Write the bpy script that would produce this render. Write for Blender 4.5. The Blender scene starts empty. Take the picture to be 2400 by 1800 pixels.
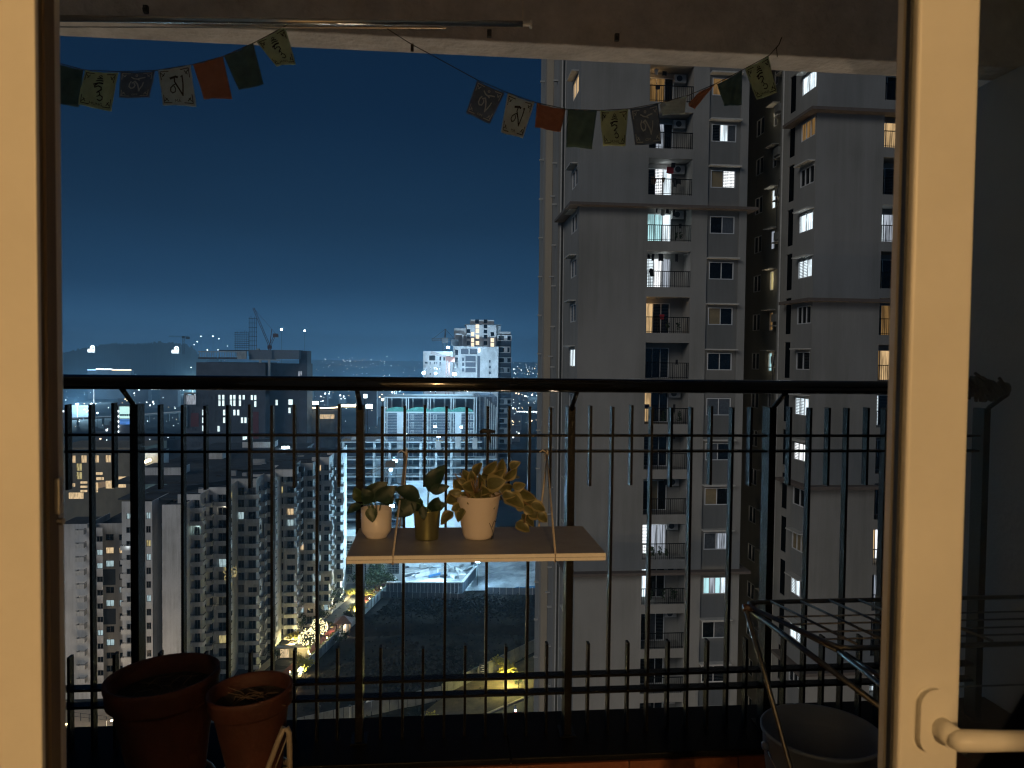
import bpy, math, random
import numpy as np
from mathutils import Vector, Matrix
random.seed(7)
rnd = random.Random(11)
SC = bpy.context.scene
COL = SC.collection

# ------------------------------------------------------------------ camera
F_PX, YAW, PITCH, ROLL = 1800.0, math.radians(5.45), math.radians(1.95), math.radians(0.62)
EYE = Vector((0, 0, 1.3))
fwd = Vector((math.sin(YAW) * math.cos(PITCH), math.cos(YAW) * math.cos(PITCH), -math.sin(PITCH)))
r0 = Vector((math.cos(YAW), -math.sin(YAW), 0)); u0 = r0.cross(fwd)
RT = r0 * math.cos(ROLL) + u0 * math.sin(ROLL)
UP = u0 * math.cos(ROLL) - r0 * math.sin(ROLL)
cd = bpy.data.cameras.new('camera'); cam = bpy.data.objects.new('camera', cd); COL.objects.link(cam)
cd.sensor_width = 36; cd.lens = 27.0; cd.clip_start = 0.05; cd.clip_end = 30000
cd.dof.use_dof = True; cd.dof.focus_distance = 11.0; cd.dof.aperture_fstop = 10.5
M = Matrix((RT, UP, -fwd)).transposed().to_4x4(); M.translation = EYE
cam.matrix_world = M
SC.camera = cam

def at(px, py, Y=None, Z=None, D=None, X=None):
    """point of the place seen at photo pixel (px, py) and lying at that Y, Z, X or depth"""
    d = fwd + RT * ((px - 1200) / F_PX) + UP * ((900 - py) / F_PX)
    if Y is not None: t = (Y - EYE.y) / d.y
    elif Z is not None: t = (Z - EYE.z) / d.z
    elif X is not None: t = (X - EYE.x) / d.x
    else: t = D
    return EYE + d * t

# ------------------------------------------------------------------ world: clear night sky over a lit city
SKY = 1.0
W = bpy.data.worlds.new('World'); SC.world = W; W.use_nodes = True
nt = W.node_tree; nt.nodes.clear()
wo = nt.nodes.new('ShaderNodeOutputWorld'); bg = nt.nodes.new('ShaderNodeBackground')
tc = nt.nodes.new('ShaderNodeTexCoord'); sx = nt.nodes.new('ShaderNodeSeparateXYZ'); cr = nt.nodes.new('ShaderNodeValToRGB')
nt.links.new(tc.outputs['Generated'], sx.inputs[0]); nt.links.new(sx.outputs['Z'], cr.inputs[0])
e = cr.color_ramp.elements
stops = [(0.0, (.032, .105, .215)), (.03, (.025, .084, .178)), (.08, (.0135, .051, .115)), (.17, (.0072, .028, .066)),
         (.29, (.0036, .0172, .046)), (.45, (.0025, .0120, .034)), (1.0, (.0014, .0058, .017))]
e[0].position, e[0].color = stops[0][0], (*stops[0][1], 1)
e[1].position, e[1].color = stops[-1][0], (*stops[-1][1], 1)
for p_, c_ in stops[1:-1]:
    q_ = e.new(p_); q_.color = (*c_, 1)
bg.inputs['Strength'].default_value = SKY
wn = nt.nodes.new('ShaderNodeTexNoise'); wn.inputs['Scale'].default_value = 2.2; wn.inputs['Detail'].default_value = 4; wm = nt.nodes.new('ShaderNodeMapping'); wm.inputs['Scale'].default_value = (1, 1, 3.5)
nt.links.new(tc.outputs['Generated'], wm.inputs[0]); nt.links.new(wm.outputs[0], wn.inputs['Vector'])
wr = nt.nodes.new('ShaderNodeMapRange'); wr.inputs[1].default_value = .3; wr.inputs[2].default_value = .7; wr.inputs[3].default_value = .93; wr.inputs[4].default_value = 1.07; nt.links.new(wn.outputs['Fac'], wr.inputs[0])
wv = nt.nodes.new('ShaderNodeVectorMath'); wv.operation = 'SCALE'; nt.links.new(cr.outputs[0], wv.inputs[0]); nt.links.new(wr.outputs[0], wv.inputs['Scale'])   # thin uneven haze high up
nt.links.new(wv.outputs[0], bg.inputs[0]); nt.links.new(bg.outputs[0], wo.inputs[0])

# weak directional fill added to brighten the facades (soft, from the city side on the left, behind the viewer's building)
sl = bpy.data.lights.new('facade_fill', 'SUN'); sun = bpy.data.objects.new('facade_fill', sl); COL.objects.link(sun)
sl.energy = 0.62; sl.angle = math.radians(25); sl.color = (1.0, .98, .94)
sun.rotation_euler = Vector((.62, .64, -.42)).to_track_quat('-Z', 'Y').to_euler()

vs = SC.view_settings; vs.view_transform = 'Standard'; vs.look = 'None'; vs.exposure = 0; vs.gamma = 1; vs.use_curve_mapping = False
cy = SC.cycles
cy.max_bounces = 6; cy.diffuse_bounces = 3; cy.glossy_bounces = 3; cy.transmission_bounces = 4; cy.transparent_max_bounces = 12
cy.volume_bounces = 0; cy.caustics_reflective = False; cy.caustics_refractive = False
cy.sample_clamp_indirect = 1.5; cy.sample_clamp_direct = 0
cy.filter_width = 1.15; cy.use_denoising = True; cy.use_light_tree = True

# ------------------------------------------------------------------ materials
MATS = {}
def _nodes(name):
    m = bpy.data.materials.new(name); m.use_nodes = True
    t = m.node_tree; return m, t, t.nodes['Principled BSDF']

def mat(name, col, rough=.7, metal=0, var=.12, scale=3.0, bump=0.0, bscale=None, spec=.5, streak=0.0, coords='Object', trans=0, hue=None, stain=0.0):
    if name in MATS: return MATS[name]
    m, t, b = _nodes(name)
    b.inputs['Roughness'].default_value = rough; b.inputs['Metallic'].default_value = metal
    b.inputs['Specular IOR Level'].default_value = spec
    tcn = t.nodes.new('ShaderNodeTexCoord')
    src = tcn.outputs[coords]
    if streak:
        mp = t.nodes.new('ShaderNodeMapping'); mp.inputs['Scale'].default_value = (1, 1, streak)
        t.links.new(src, mp.inputs[0]); srcm = mp.outputs[0]
    else: srcm = src
    n = t.nodes.new('ShaderNodeTexNoise'); n.inputs['Scale'].default_value = scale; n.inputs['Detail'].default_value = 5
    n.inputs['Roughness'].default_value = .65
    t.links.new(srcm, n.inputs['Vector'])
    r = t.nodes.new('ShaderNodeValToRGB'); t.links.new(n.outputs['Fac'], r.inputs[0])
    lo = tuple(max(0, c * (1 - var * 1.6)) for c in col); hi = tuple(min(1, c * (1 + var)) for c in (hue or col))
    r.color_ramp.elements[0].position = .3; r.color_ramp.elements[0].color = (*lo, 1)
    r.color_ramp.elements[1].position = .7; r.color_ramp.elements[1].color = (*hi, 1)
    t.links.new(r.outputs[0], b.inputs['Base Color'])
    if stain:                                                            # rain streaks running down the wall
        mp2 = t.nodes.new('ShaderNodeMapping'); mp2.inputs['Scale'].default_value = (1.1, 1.1, .05); t.links.new(src, mp2.inputs[0])
        n3 = t.nodes.new('ShaderNodeTexNoise'); n3.inputs['Scale'].default_value = 1.3; n3.inputs['Detail'].default_value = 6; n3.inputs['Roughness'].default_value = .75
        t.links.new(mp2.outputs[0], n3.inputs['Vector'])
        n4 = t.nodes.new('ShaderNodeTexNoise'); n4.inputs['Scale'].default_value = .16; n4.inputs['Detail'].default_value = 3; t.links.new(src, n4.inputs['Vector'])
        ml = t.nodes.new('ShaderNodeMath'); ml.operation = 'MULTIPLY'; t.links.new(n3.outputs['Fac'], ml.inputs[0]); t.links.new(n4.outputs['Fac'], ml.inputs[1])
        r2 = t.nodes.new('ShaderNodeValToRGB'); t.links.new(ml.outputs[0], r2.inputs[0])
        r2.color_ramp.elements[0].position = .20; r2.color_ramp.elements[0].color = (1, 1, 1, 1); k_ = 1 - stain
        r2.color_ramp.elements[1].position = .40; r2.color_ramp.elements[1].color = (k_, k_, k_ * .97, 1)
        mx = t.nodes.new('ShaderNodeMix'); mx.data_type = 'RGBA'; mx.blend_type = 'MULTIPLY'; mx.inputs['Factor'].default_value = 1
        t.links.new(r.outputs[0], mx.inputs[6]); t.links.new(r2.outputs[0], mx.inputs[7]); t.links.new(mx.outputs[2], b.inputs['Base Color'])
    if bump:
        n2 = t.nodes.new('ShaderNodeTexNoise'); n2.inputs['Scale'].default_value = bscale or scale * 8; n2.inputs['Detail'].default_value = 4
        t.links.new(src, n2.inputs['Vector'])
        bp = t.nodes.new('ShaderNodeBump'); bp.inputs['Strength'].default_value = bump; bp.inputs['Distance'].default_value = .01
        t.links.new(n2.outputs['Fac'], bp.inputs['Height']); t.links.new(bp.outputs[0], b.inputs['Normal'])
    MATS[name] = m; return m

def glow(name, col, strength, sample=False, curtain=0.0, cscale=9.0, axis=0):
    """something that gives off light: lamp head, lit window (with folds of a curtain), screen"""
    if name in MATS: return MATS[name]
    m, t, b = _nodes(name)
    b.inputs['Base Color'].default_value = (.02, .02, .02, 1); b.inputs['Roughness'].default_value = .4
    b.inputs['Emission Strength'].default_value = strength
    if curtain:
        tcn = t.nodes.new('ShaderNodeTexCoord'); mp = t.nodes.new('ShaderNodeMapping'); mp.inputs['Scale'].default_value = (cscale, cscale, .5)
        t.links.new(tcn.outputs['Object'], mp.inputs[0])
        n = t.nodes.new('ShaderNodeTexNoise'); n.inputs['Scale'].default_value = 1.0; n.inputs['Detail'].default_value = 3
        t.links.new(mp.outputs[0], n.inputs['Vector'])
        r = t.nodes.new('ShaderNodeValToRGB'); t.links.new(n.outputs['Fac'], r.inputs[0])
        r.color_ramp.elements[0].position = .36; r.color_ramp.elements[0].color = (*[c * (1 - curtain) for c in col], 1)
        r.color_ramp.elements[1].position = .56; r.color_ramp.elements[1].color = (*col, 1)
        t.links.new(r.outputs[0], b.inputs['Emission Color'])
    else:
        b.inputs['Emission Color'].default_value = (*col, 1)
    m.cycles.emission_sampling = 'AUTO' if sample else 'NONE'
    MATS[name] = m; return m

def glassy(name, tint=(1, 1, 1), refl=.06):
    m = bpy.data.materials.new(name); m.use_nodes = True; t = m.node_tree; t.nodes.clear()
    o = t.nodes.new('ShaderNodeOutputMaterial'); mx = t.nodes.new('ShaderNodeMixShader'); tr = t.nodes.new('ShaderNodeBsdfTransparent')
    gl = t.nodes.new('ShaderNodeBsdfGlossy'); fr = t.nodes.new('ShaderNodeFresnel'); fr.inputs['IOR'].default_value = 1.45
    tr.inputs[0].default_value = (*tint, 1); gl.inputs['Roughness'].default_value = .02
    t.links.new(fr.outputs[0], mx.inputs[0]); t.links.new(tr.outputs[0], mx.inputs[1]); t.links.new(gl.outputs[0], mx.inputs[2])
    t.links.new(mx.outputs[0], o.inputs[0]); MATS[name] = m; return m

white_frame = mat('white_upvc', (.77, .75, .70), .42, var=.05, scale=5, bump=.03, bscale=9)
frame_dark = mat('frame_gasket', (.02, .02, .02), .6)
plaster = mat('cream_plaster', (.55, .50, .45), .85, var=.10, scale=6, bump=.5, bscale=60)
plaster_rough = mat('rough_plaster', (.58, .53, .50), .9, var=.16, scale=9, bump=1.0, bscale=35)
grey_paint = mat('grey_wall_paint', (.50, .51, .50), .85, var=.08, scale=2.5, bump=.25, bscale=50)
room_paint = mat('room_paint', (.64, .65, .64), .8, var=.03)
black_iron = mat('black_iron', (.0035, .0035, .004), .38, var=.3, scale=30, bump=.25, bscale=160, spec=.10)
black_tube = mat('black_gloss_tube', (.004, .004, .004), .09, var=.2, scale=14, bump=.012, bscale=40, spec=.5)
granite = mat('black_granite', (.006, .006, .006), .5, var=.5, scale=180, spec=.06)
terracotta_tile = mat('terracotta_skirting', (.17, .052, .02), .6, var=.2, scale=18, bump=.2)
floor_tile = mat('balcony_floor_tile', (.10, .065, .045), .5, var=.2, scale=8)
steel = mat('brushed_steel', (.55, .53, .50), .25, metal=1, var=.1, scale=20)
laminate = mat('shelf_laminate', (.30, .30, .315), .5, var=.08, scale=22, streak=.2)
ply_edge = mat('shelf_edge_band', (.88, .85, .80), .55, var=.08, scale=12)
rope_m = mat('white_cord', (.62, .54, .45), .9, var=.15, scale=120)
ceramic = mat('white_ceramic', (.82, .75, .72), .35, var=.03)
brass = mat('brass_pot', (.60, .58, .28), .34, metal=1, var=.08, scale=10)
birdpot = mat('cream_metal_pot', (.80, .71, .66), .5, var=.04)
soil = mat('potting_soil', (.03, .018, .01), .95, var=.4, scale=60, bump=1)
leaf_dark = mat('dark_green_leaf', (.009, .030, .018), .5, var=.3, scale=14, spec=.4)
leaf_mid = mat('mid_green_leaf', (.035, .06, .02), .45, var=.3, scale=14)
stem_green = mat('green_stem', (.06, .11, .04), .6)
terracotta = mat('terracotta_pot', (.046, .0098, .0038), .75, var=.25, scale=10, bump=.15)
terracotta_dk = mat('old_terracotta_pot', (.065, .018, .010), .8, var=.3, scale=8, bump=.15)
stand_metal = mat('cream_stand_metal', (.26, .22, .17), .5, var=.08)
bucket_m = mat('blue_grey_plastic', (.15, .19, .28), .5, var=.06)
plastic_white = mat('white_plastic', (.7, .68, .64), .4, var=.03)
ink = mat('black_print', (.012, .012, .012), .7)

wall_white = mat('tower_grey_paint', (.27, .262, .245), .9, var=.09, scale=.35, streak=.35, stain=.20)
wall_dark = mat('tower_panel_paint', (.19, .185, .172), .9, var=.08, scale=.4, streak=.4, stain=.18)
wall_recess = mat('recess_shade_tone', (.24, .23, .19), .9, var=.12, scale=.5, streak=.4)  # recess walls: their shade put into a darker wall tone
wall_tan = mat('tower_tan_paint', (.40, .34, .26), .9, var=.08, scale=.3, streak=.3)
ledge_m = mat('brown_ledge_paint', (.125, .10, .085), .9, var=.1)
hood_m = mat('window_hood_plaster', (.46, .45, .42), .9, var=.1)
win_frame = mat('white_window_frame', (.62, .62, .62), .5, var=.04)
dark_glass = mat('dark_glass', (.008, .009, .010), .12, var=.3, spec=.3)
grey_glass = mat('curtained_glass', (.10, .105, .11), .25, var=.2, scale=6)
tan_glass = mat('tan_blind_glass', (.26, .20, .11), .5, var=.1)
slat_m = mat('louvre_dark', (.03, .035, .04), .5)
row_wall = mat('block_wall_paint', (.80, .80, .79), .9, var=.1, scale=.25, streak=.4, stain=.3)
row_wall2 = mat('block_warm_paint', (.62, .62, .61), .9, var=.1, scale=.25, streak=.4, stain=.3)
roof_dark = mat('dark_roof_felt', (.055, .062, .07), .9, var=.3, scale=.3)
concrete = mat('raw_concrete', (.42, .43, .43), .9, var=.2, scale=.4, streak=.5)
concrete_lt = mat('white_concrete', (.60, .60, .60), .9, var=.1, scale=.3)
office_dk = mat('office_cladding', (.075, .085, .105), .6, var=.2, scale=.2)
office_red = mat('office_red_panel', (.14, .035, .04), .7, var=.1)
netting = mat('scaffold_netting', (.20, .24, .30), .9, var=.5, scale=.5, streak=.2)
green_net = mat('green_safety_net', (.10, .30, .24), .9, var=.2)
steel_dk = mat('dark_steelwork', (.03, .032, .036), .6)
crane_paint = mat('crane_paint', (.10, .045, .04), .6)
soil_field = mat('dark_field_soil', (.016, .014, .014), .95, var=.6, scale=.12, spec=0, hue=(.034, .028, .024))
asphalt = mat('asphalt', (.055, .055, .058), .85, spec=.15, var=.2, scale=.4)
track_red = mat('red_track', (.12, .03, .022), .85, var=.15, scale=.5)
pave = mat('pale_paving', (.38, .34, .28), .85, var=.15, scale=.5)
yard = mat('pale_site_yard', (.40, .42, .44), .9, var=.5, scale=.09)
tree_leaf = mat('tree_leaf', (.06, .085, .02), .8, var=.4, scale=.8)
tree_lit = mat('lamplit_yellow_leaf', (.42, .38, .07), .8, var=.3, scale=.8)  # lamp light put into the leaf colour of the lit trees
bark = mat('bark', (.06, .045, .03), .9)
hill_m = mat('distant_scrub', (.035, .045, .04), .95, var=.3, scale=.01)
far_wall = mat('far_block_wall', (.13, .14, .16), .9, var=.2, scale=.05)

G_cool = glow('lit_cool_window', (.80, .93, 1.0), 1.3, True, .55, 5)
G_cyan = glow('lit_cyan_window', (.55, .95, 1.0), .95, True, .6, 4)
G_white = glow('lit_white_window', (.95, .98, 1.0), 1.6, True, .5, 5)
G_warm = glow('lit_warm_window', (1.0, .66, .32), .7, True, .6, 5)
G_dimwarm = glow('dim_warm_window', (.9, .50, .16), .20, False, .6, 5)
G_curtain = glow('lit_curtain', (.72, .80, .92), .55, False, .85, 11)
G_rw = glow('block_warm_window', (1.0, .72, .40), .8, False, .5, 2)
G_rc = glow('block_cool_window', (.70, .95, 1.0), .55, False, .5, 2)
G_ry = glow('block_yellow_window', (1.0, .82, .36), .5, False, .6, 2)
G_off = glow('office_lit_window', (.80, 1.0, 1.0), 1.4, False, .3, .7)
G_flood = glow('floodlight_glow', (.80, .96, 1.0), 30)
G_lampw = glow('warm_lamp_glow', (1.0, .80, .42), 14)
G_sign = glow('white_sign_glow', (.82, .96, 1.0), 5)
G_far_w = glow('distant_white_lamp', (.82, .95, 1.0), 5.5)
G_far_y = glow('distant_warm_lamp', (1.0, .72, .42), 4.5)
G_far_b = glow('distant_blue_lamp', (.35, .65, 1.0), 2.6)
G_tl = glow('tower_lit_room', (1.0, .80, .55), 1.5, False, .2, .4)

# ------------------------------------------------------------------ mesh helpers
class MB:
    def __init__(s): s.v = []; s.f = []; s.m = []; s.cm = 0
    def quad(s, a, b, c, d):
        i = len(s.v); s.v += [tuple(a), tuple(b), tuple(c), tuple(d)]; s.f.append((i, i + 1, i + 2, i + 3)); s.m.append(s.cm)
    def box(s, x0, x1, y0, y1, z0, z1):
        x0, x1 = sorted((x0, x1)); y0, y1 = sorted((y0, y1)); z0, z1 = sorted((z0, z1))
        i = len(s.v)
        s.v += [(x0, y0, z0), (x1, y0, z0), (x1, y1, z0), (x0, y1, z0), (x0, y0, z1), (x1, y0, z1), (x1, y1, z1), (x0, y1, z1)]
        for q in ((0, 3, 2, 1), (4, 5, 6, 7), (0, 1, 5, 4), (1, 2, 6, 5), (2, 3, 7, 6), (3, 0, 4, 7)):
            s.f.append(tuple(i + k for k in q)); s.m.append(s.cm)
        return s
    def obox(s, p, q, w, h):
        """bar from p to q with width w and height h"""
        p = Vector(p); q = Vector(q); d = (q - p).normalized()
        a = d.cross(Vector((0, 0, 1)));
        if a.length < 1e-4: a = Vector((1, 0, 0))
        a.normalize(); b = a.cross(d).normalized(); a *= w / 2; b *= h / 2; i = len(s.v)
        for o in (p, q): s.v += [tuple(o - a - b), tuple(o + a - b), tuple(o + a + b), tuple(o - a + b)]
        for f in ((3, 2, 1, 0), (4, 5, 6, 7), (0, 1, 5, 4), (1, 2, 6, 5), (2, 3, 7, 6), (3, 0, 4, 7)):
            s.f.append(tuple(i + k for k in f)); s.m.append(s.cm)
        return s
    def tube(s, pts, r, n=8, cap=True):
        pts = [Vector(p) for p in pts]; rs = r if isinstance(r, (list, tuple)) else [r] * len(pts)
        i0 = len(s.v); up = None
        for k, p in enumerate(pts):
            d = (pts[min(k + 1, len(pts) - 1)] - pts[max(k - 1, 0)]).normalized()
            if up is None:
                up = Vector((0, 0, 1)) if abs(d.z) < .9 else Vector((1, 0, 0))
            a = d.cross(up)
            if a.length < 1e-5: a = d.orthogonal()
            a.normalize(); b = a.cross(d).normalized(); up = b
            for j in range(n):
                t = 2 * math.pi * j / n; s.v.append(tuple(p + (a * math.cos(t) + b * math.sin(t)) * rs[k]))
        for k in range(len(pts) - 1):
            for j in range(n):
                s.f.append((i0 + k * n + j, i0 + k * n + (j + 1) % n, i0 + (k + 1) * n + (j + 1) % n, i0 + (k + 1) * n + j)); s.m.append(s.cm)
        if cap:
            s.f.append(tuple(i0 + j for j in reversed(range(n)))); s.m.append(s.cm)
            e0 = i0 + (len(pts) - 1) * n; s.f.append(tuple(e0 + j for j in range(n))); s.m.append(s.cm)
        return s
    def lathe(s, c, prof, n=28):
        i0 = len(s.v); c = Vector(c)
        for r, z in prof:
            for j in range(n):
                t = 2 * math.pi * j / n; s.v.append((c.x + r * math.cos(t), c.y + r * math.sin(t), c.z + z))
        for k in range(len(prof) - 1):
            for j in range(n):
                s.f.append((i0 + k * n + j, i0 + k * n + (j + 1) % n, i0 + (k + 1) * n + (j + 1) % n, i0 + (k + 1) * n + j)); s.m.append(s.cm)
        return s
    def disc(s, c, r, n=24):
        i0 = len(s.v); c = Vector(c)
        for j in range(n):
            t = 2 * math.pi * j / n; s.v.append((c.x + r * math.cos(t), c.y + r * math.sin(t), c.z))
        s.f.append(tuple(range(i0, i0 + n))); s.m.append(s.cm); return s
    def facade(s, O, U, N, u0, u1, z0, z1, holes=()):
        """wall face on the vertical plane through O along U, outward normal N, with real recesses: holes (ua,ub,za,zb,depth)"""
        O = Vector(O); U = Vector(U); N = Vector(N); Z = Vector((0, 0, 1))
        P = lambda u, z, d=0: O + U * u + Z * z - N * d
        us = sorted({u0, u1, *[h[0] for h in holes], *[h[1] for h in holes]}); zs = sorted({z0, z1, *[h[2] for h in holes], *[h[3] for h in holes]})
        for a, b in zip(us, us[1:]):
            st = z0
            hs = sorted([h for h in holes if h[0] <= a + 1e-6 and h[1] >= b - 1e-6], key=lambda h: h[2])
            for h in hs:
                if h[2] > st: s.quad(P(a, st), P(b, st), P(b, h[2]), P(a, h[2]))
                st = h[3]
            if st < z1: s.quad(P(a, st), P(b, st), P(b, z1), P(a, z1))
        for (a, b, c, d, dp) in holes:
            s.quad(P(a, c), P(b, c), P(b, c, dp), P(a, c, dp)); s.quad(P(a, d), P(a, d, dp), P(b, d, dp), P(b, d))
            s.quad(P(a, c), P(a, c, dp), P(a, d, dp), P(a, d)); s.quad(P(b, c), P(b, d), P(b, d, dp), P(b, c, dp))
            s.quad(P(a, c, dp), P(b, c, dp), P(b, d, dp), P(a, d, dp))
        return s
    def mesh(s, name, mats, smooth=False):
        me = bpy.data.meshes.new(name); me.from_pydata(s.v, [], s.f)
        for m in (mats if isinstance(mats, (list, tuple)) else [mats]): me.materials.append(m)
        if any(s.m): me.polygons.foreach_set('material_index', s.m)
        if smooth:
            me.polygons.foreach_set('use_smooth', [True] * len(s.f))
        me.update(); return me
    def obj(s, name, mats, parent=None, smooth=False):
        return link(name, s.mesh(name, mats, smooth), parent)

def link(name, me, parent=None, loc=None):
    o = bpy.data.objects.new(name, me); COL.objects.link(o)
    if parent is not None: o.parent = parent
    if loc is not None: o.location = loc
    return o

def tag(o, label=None, cat=None, group=None, kind=None):
    if label: o['label'] = label
    if cat: o['category'] = cat
    if group: o['group'] = group
    if kind: o['kind'] = kind
    return o
def empty(name, loc, label, cat, group=None):
    o = bpy.data.objects.new(name, None); COL.objects.link(o); o.location = loc; o.empty_display_size = .1
    return tag(o, label, cat, group)
def thing0(name, label, cat, group=None): return empty(name, (0, 0, 0), label, cat, group)

def bevel(o, w, seg=2, ang=40):
    b = o.modifiers.new('bevel', 'BEVEL'); b.width = w; b.segments = seg; b.limit_method = 'ANGLE'; b.angle_limit = math.radians(ang)
    return o

def lamp(kind, loc, power, col, radius=.3, parent=None, name='light', spot=None, aim=None):
    l = bpy.data.lights.new(name, kind); l.energy = power; l.color = col; l.shadow_soft_size = radius
    o = bpy.data.objects.new(name, l); COL.objects.link(o); o.location = loc
    if kind == 'SPOT': l.spot_size = math.radians(spot or 120); l.spot_blend = .6
    if aim is not None: o.rotation_euler = (Vector(aim) - Vector(loc)).to_track_quat('-Z', 'Y').to_euler()
    if parent is not None: o.parent = parent
    return o

GZ = -76.0
HAZE = .00034
CITYGLOW = 3.0e5
# =================================================================== the room, the door and the balcony
def struct(name, mb, m): return tag(mb.obj(name, m), kind='structure')
b = MB(); b.box(-2.3, 1.9, -6.2, .84, -.12, 0); struct('room_floor', b, mat('room_floor_tile', (.24, .20, .16), .35, var=.1))
b = MB(); b.box(-2.3, 1.9, -6.2, .84, 2.72, 2.85); struct('room_ceiling', b, room_paint)
b = MB(); b.box(-2.42, -2.3, -6.2, 1.0, -.12, 2.85); b.box(-2.3, 1.9, -6.3, -6.2, -.12, 2.85); b.box(1.9, 2.0, -6.2, .84, -.12, 2.85)
b.box(.52, 1.9, -.42, -.30, 0, 2.72)                                   # unseen wall return added to keep room light off the glass side
b.box(-2.3, -.60, .84, 1.0, 0, 2.72); b.box(-.60, 1.62, .84, 1.0, 2.06, 2.72); b.box(1.62, 1.9, .84, 1.0, 0, 2.72)
struct('room_wall', b, room_paint)
b = MB()                                                                # the mass of the viewer's own tower round the flat
b.box(-9, 14, -9, 1.0, 3.0, 38); b.box(-9, 14, -9, 1.0, GZ, -.16); b.box(-9, -2.45, -9, 1.0, -.15, 2.99); b.box(2.05, 14, -9, 1.0, -.15, 2.99)
b.box(-2.44, 2.04, -9, -6.35, -.15, 2.99)
struct('tower_wall', b, wall_white)
b = MB(); b.box(-1.6, 1.72, 1.0, 2.0, -.14, 0); struct('balcony_floor', b, floor_tile)
b = MB(); b.box(-1.6, 1.72, 2.0, 2.215, -.14, .233); struct('kerb', b, plaster)
# skirting tiles on the inner kerb face, joints recessed
sk = tag(MB().box(-1.6, 1.72, 1.985, 1.999, 0, .22).obj('kerb_skirting', mat('tile_grout', (.10, .06, .04), .9)), kind='structure')
tm = MB().box(0, .298, 0, .008, 0, .222).mesh('tile', terracotta_tile)
for i in range(11): link('tile', tm, sk, (-1.595 + i * .3015, 1.9765, .004))
gs = tag(MB().box(-1.6, 1.72, 1.978, 2.222, .2335, .2345).obj('kerb_coping', granite), kind='structure')
gm = MB().box(0, .897, 0, .262, 0, .016)
gme = gm.mesh('granite_slab', granite)
for i, x in enumerate((-1.6, -.702, .197, 1.096)):
    o = link('granite_slab', gme if i < 3 else MB().box(0, .62, 0, .262, 0, .016).mesh('granite_slab', granite), gs, (x, 1.968, .235)); bevel(o, .003)
b = MB(); b.box(-1.6, 1.72, 1.0, 2.19, 2.74, 2.9); struct('balcony_ceiling', b, plaster)
b = MB(); b.box(-1.6, 1.99, 2.19, 2.305, 2.19, 3.0); bo = struct('ceiling_beam', b, plaster_rough); bevel(bo, .006, 3)
b = MB(); b.box(-1.75, -1.6, .99, 2.31, -.14, 3.0); struct('balcony_side_wall', b, plaster)
b = MB(); b.box(1.72, 1.95, .99, 2.75, -.14, 2.185); struct('balcony_end_wall', b, grey_paint)

# ceiling hooks on the beam, each its own small thing
def hook(px, py, lab):
    p = at(px, py, Y=2.178)
    t = empty('ceiling_hook', p, lab, 'hook', 'hooks in the balcony beam')
    m = MB(); m.box(-.006, .006, 0, .012, -.009, .010); m.obj('plate', steel_dk, t)
    m = MB(); m.tube([(0, 0, .004), (0, -.010, .002), (0, -.014, -.006), (0, -.008, -.012)], .0022, 6); m.obj('hook_wire', steel_dk, t)
hook(340, 20, 'small dark hook on the beam above the left end of the steel rod')
hook(1147, 77, 'small hook on the beam just right below the end of the steel rod')
hook(1447, 86, 'lone small hook on the beam right of the middle, above the lit tower')

# hanging steel rod under the ceiling
ra, rb = at(60, 42, Y=1.62), at(1225, 56, Y=1.62)
t = thing0('hanging_rod', 'thin steel clothes rod hanging on cords below the balcony ceiling', 'rod')
MB().tube([ra, rb], .0062, 14).obj('rod', steel, t, True)
m = MB(); m.tube([rb, rb + Vector((.018, 0, .0008))], .0045, 10); m.tube([rb + Vector((.016, 0, 0)), rb + Vector((.0195, 0, 0))], .0085, 12); m.obj('end_cap', plastic_white, t, True)
MB().tube([rb + Vector((-.0, 0, .006)), rb + Vector((-.001, 0, 1.445 - (rb.z - 1.3)))], .0012, 5).obj('cord', rope_m, t)
m = MB(); m.tube([ra + Vector((.0, .012, -.012)), rb + Vector((-.16, .012, -.012))], .0013, 8); m.obj('wire', steel, t)

# ------------------------------------------------------------------ sliding door
door = thing0('sliding_door', 'white framed glass sliding door standing open, warm lit, with lever handle', 'door')
XL = at(99, 900, Y=.846).x
m = MB(); m.box(XL - .22, XL, .838, .846, -.0, 2.06); m.box(XL - .22, XL - .042, .835, .838, 0, 2.06)
fr = m.obj('door_jamb', white_frame, door); bevel(fr, .0025, 3)
m = MB(); m.box(XL - .20, XL - .005, .8462, .889, 0, 2.06); m.box(XL - .20, XL - .002, .862, .869, 0, 2.06); m.obj('reveal_shade', mat('shaded_reveal', (.20, .15, .10), .7), door)  # brown tone paints the shade on the door frame's inner reveal
X2 = at(150, 900, Y=.905).x
m = MB(); m.box(XL - .22, X2, .890, .905, 0, 2.06); bevel(m.obj('outer_jamb', white_frame, door), .003, 3)
for z0, z1 in ((1.3 + .415, 1.3 + .462), (1.3 - .175, 1.3 - .135)):
    m = MB(); m.box(XL + .0005, XL + .0065, .866, .874, z0, z1); k = m.obj('strike_plate', steel, door); bevel(k, .001)
    m = MB(); m.tube([(XL + .002, .872, z0 - .008), (XL + .008, .872, z0 - .008)], .004, 10); m.obj('screw_head', steel, door)
m = MB(); m.box(XL - .05, 1.62, .80, .935, 2.0, 2.06); m.obj('head_rail', white_frame, door)
m = MB(); m.box(XL - .05, 1.62, .80, .935, 0.0, .025); m.obj('sill_track', white_frame, door)
X3, X4 = at(2130, 900, Y=.81).x, at(2273, 900, Y=.81).x
sash = MB(); sash.box(X3, X4, .81, .835, .03, 1.995); so = sash.obj('stile', white_frame, door); bevel(so, .004, 3)
m = MB(); m.box(X3 - .0040, X3 - .0003, .8195, .8275, .03, 1.995); m.obj('gasket', frame_dark, door)
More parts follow.
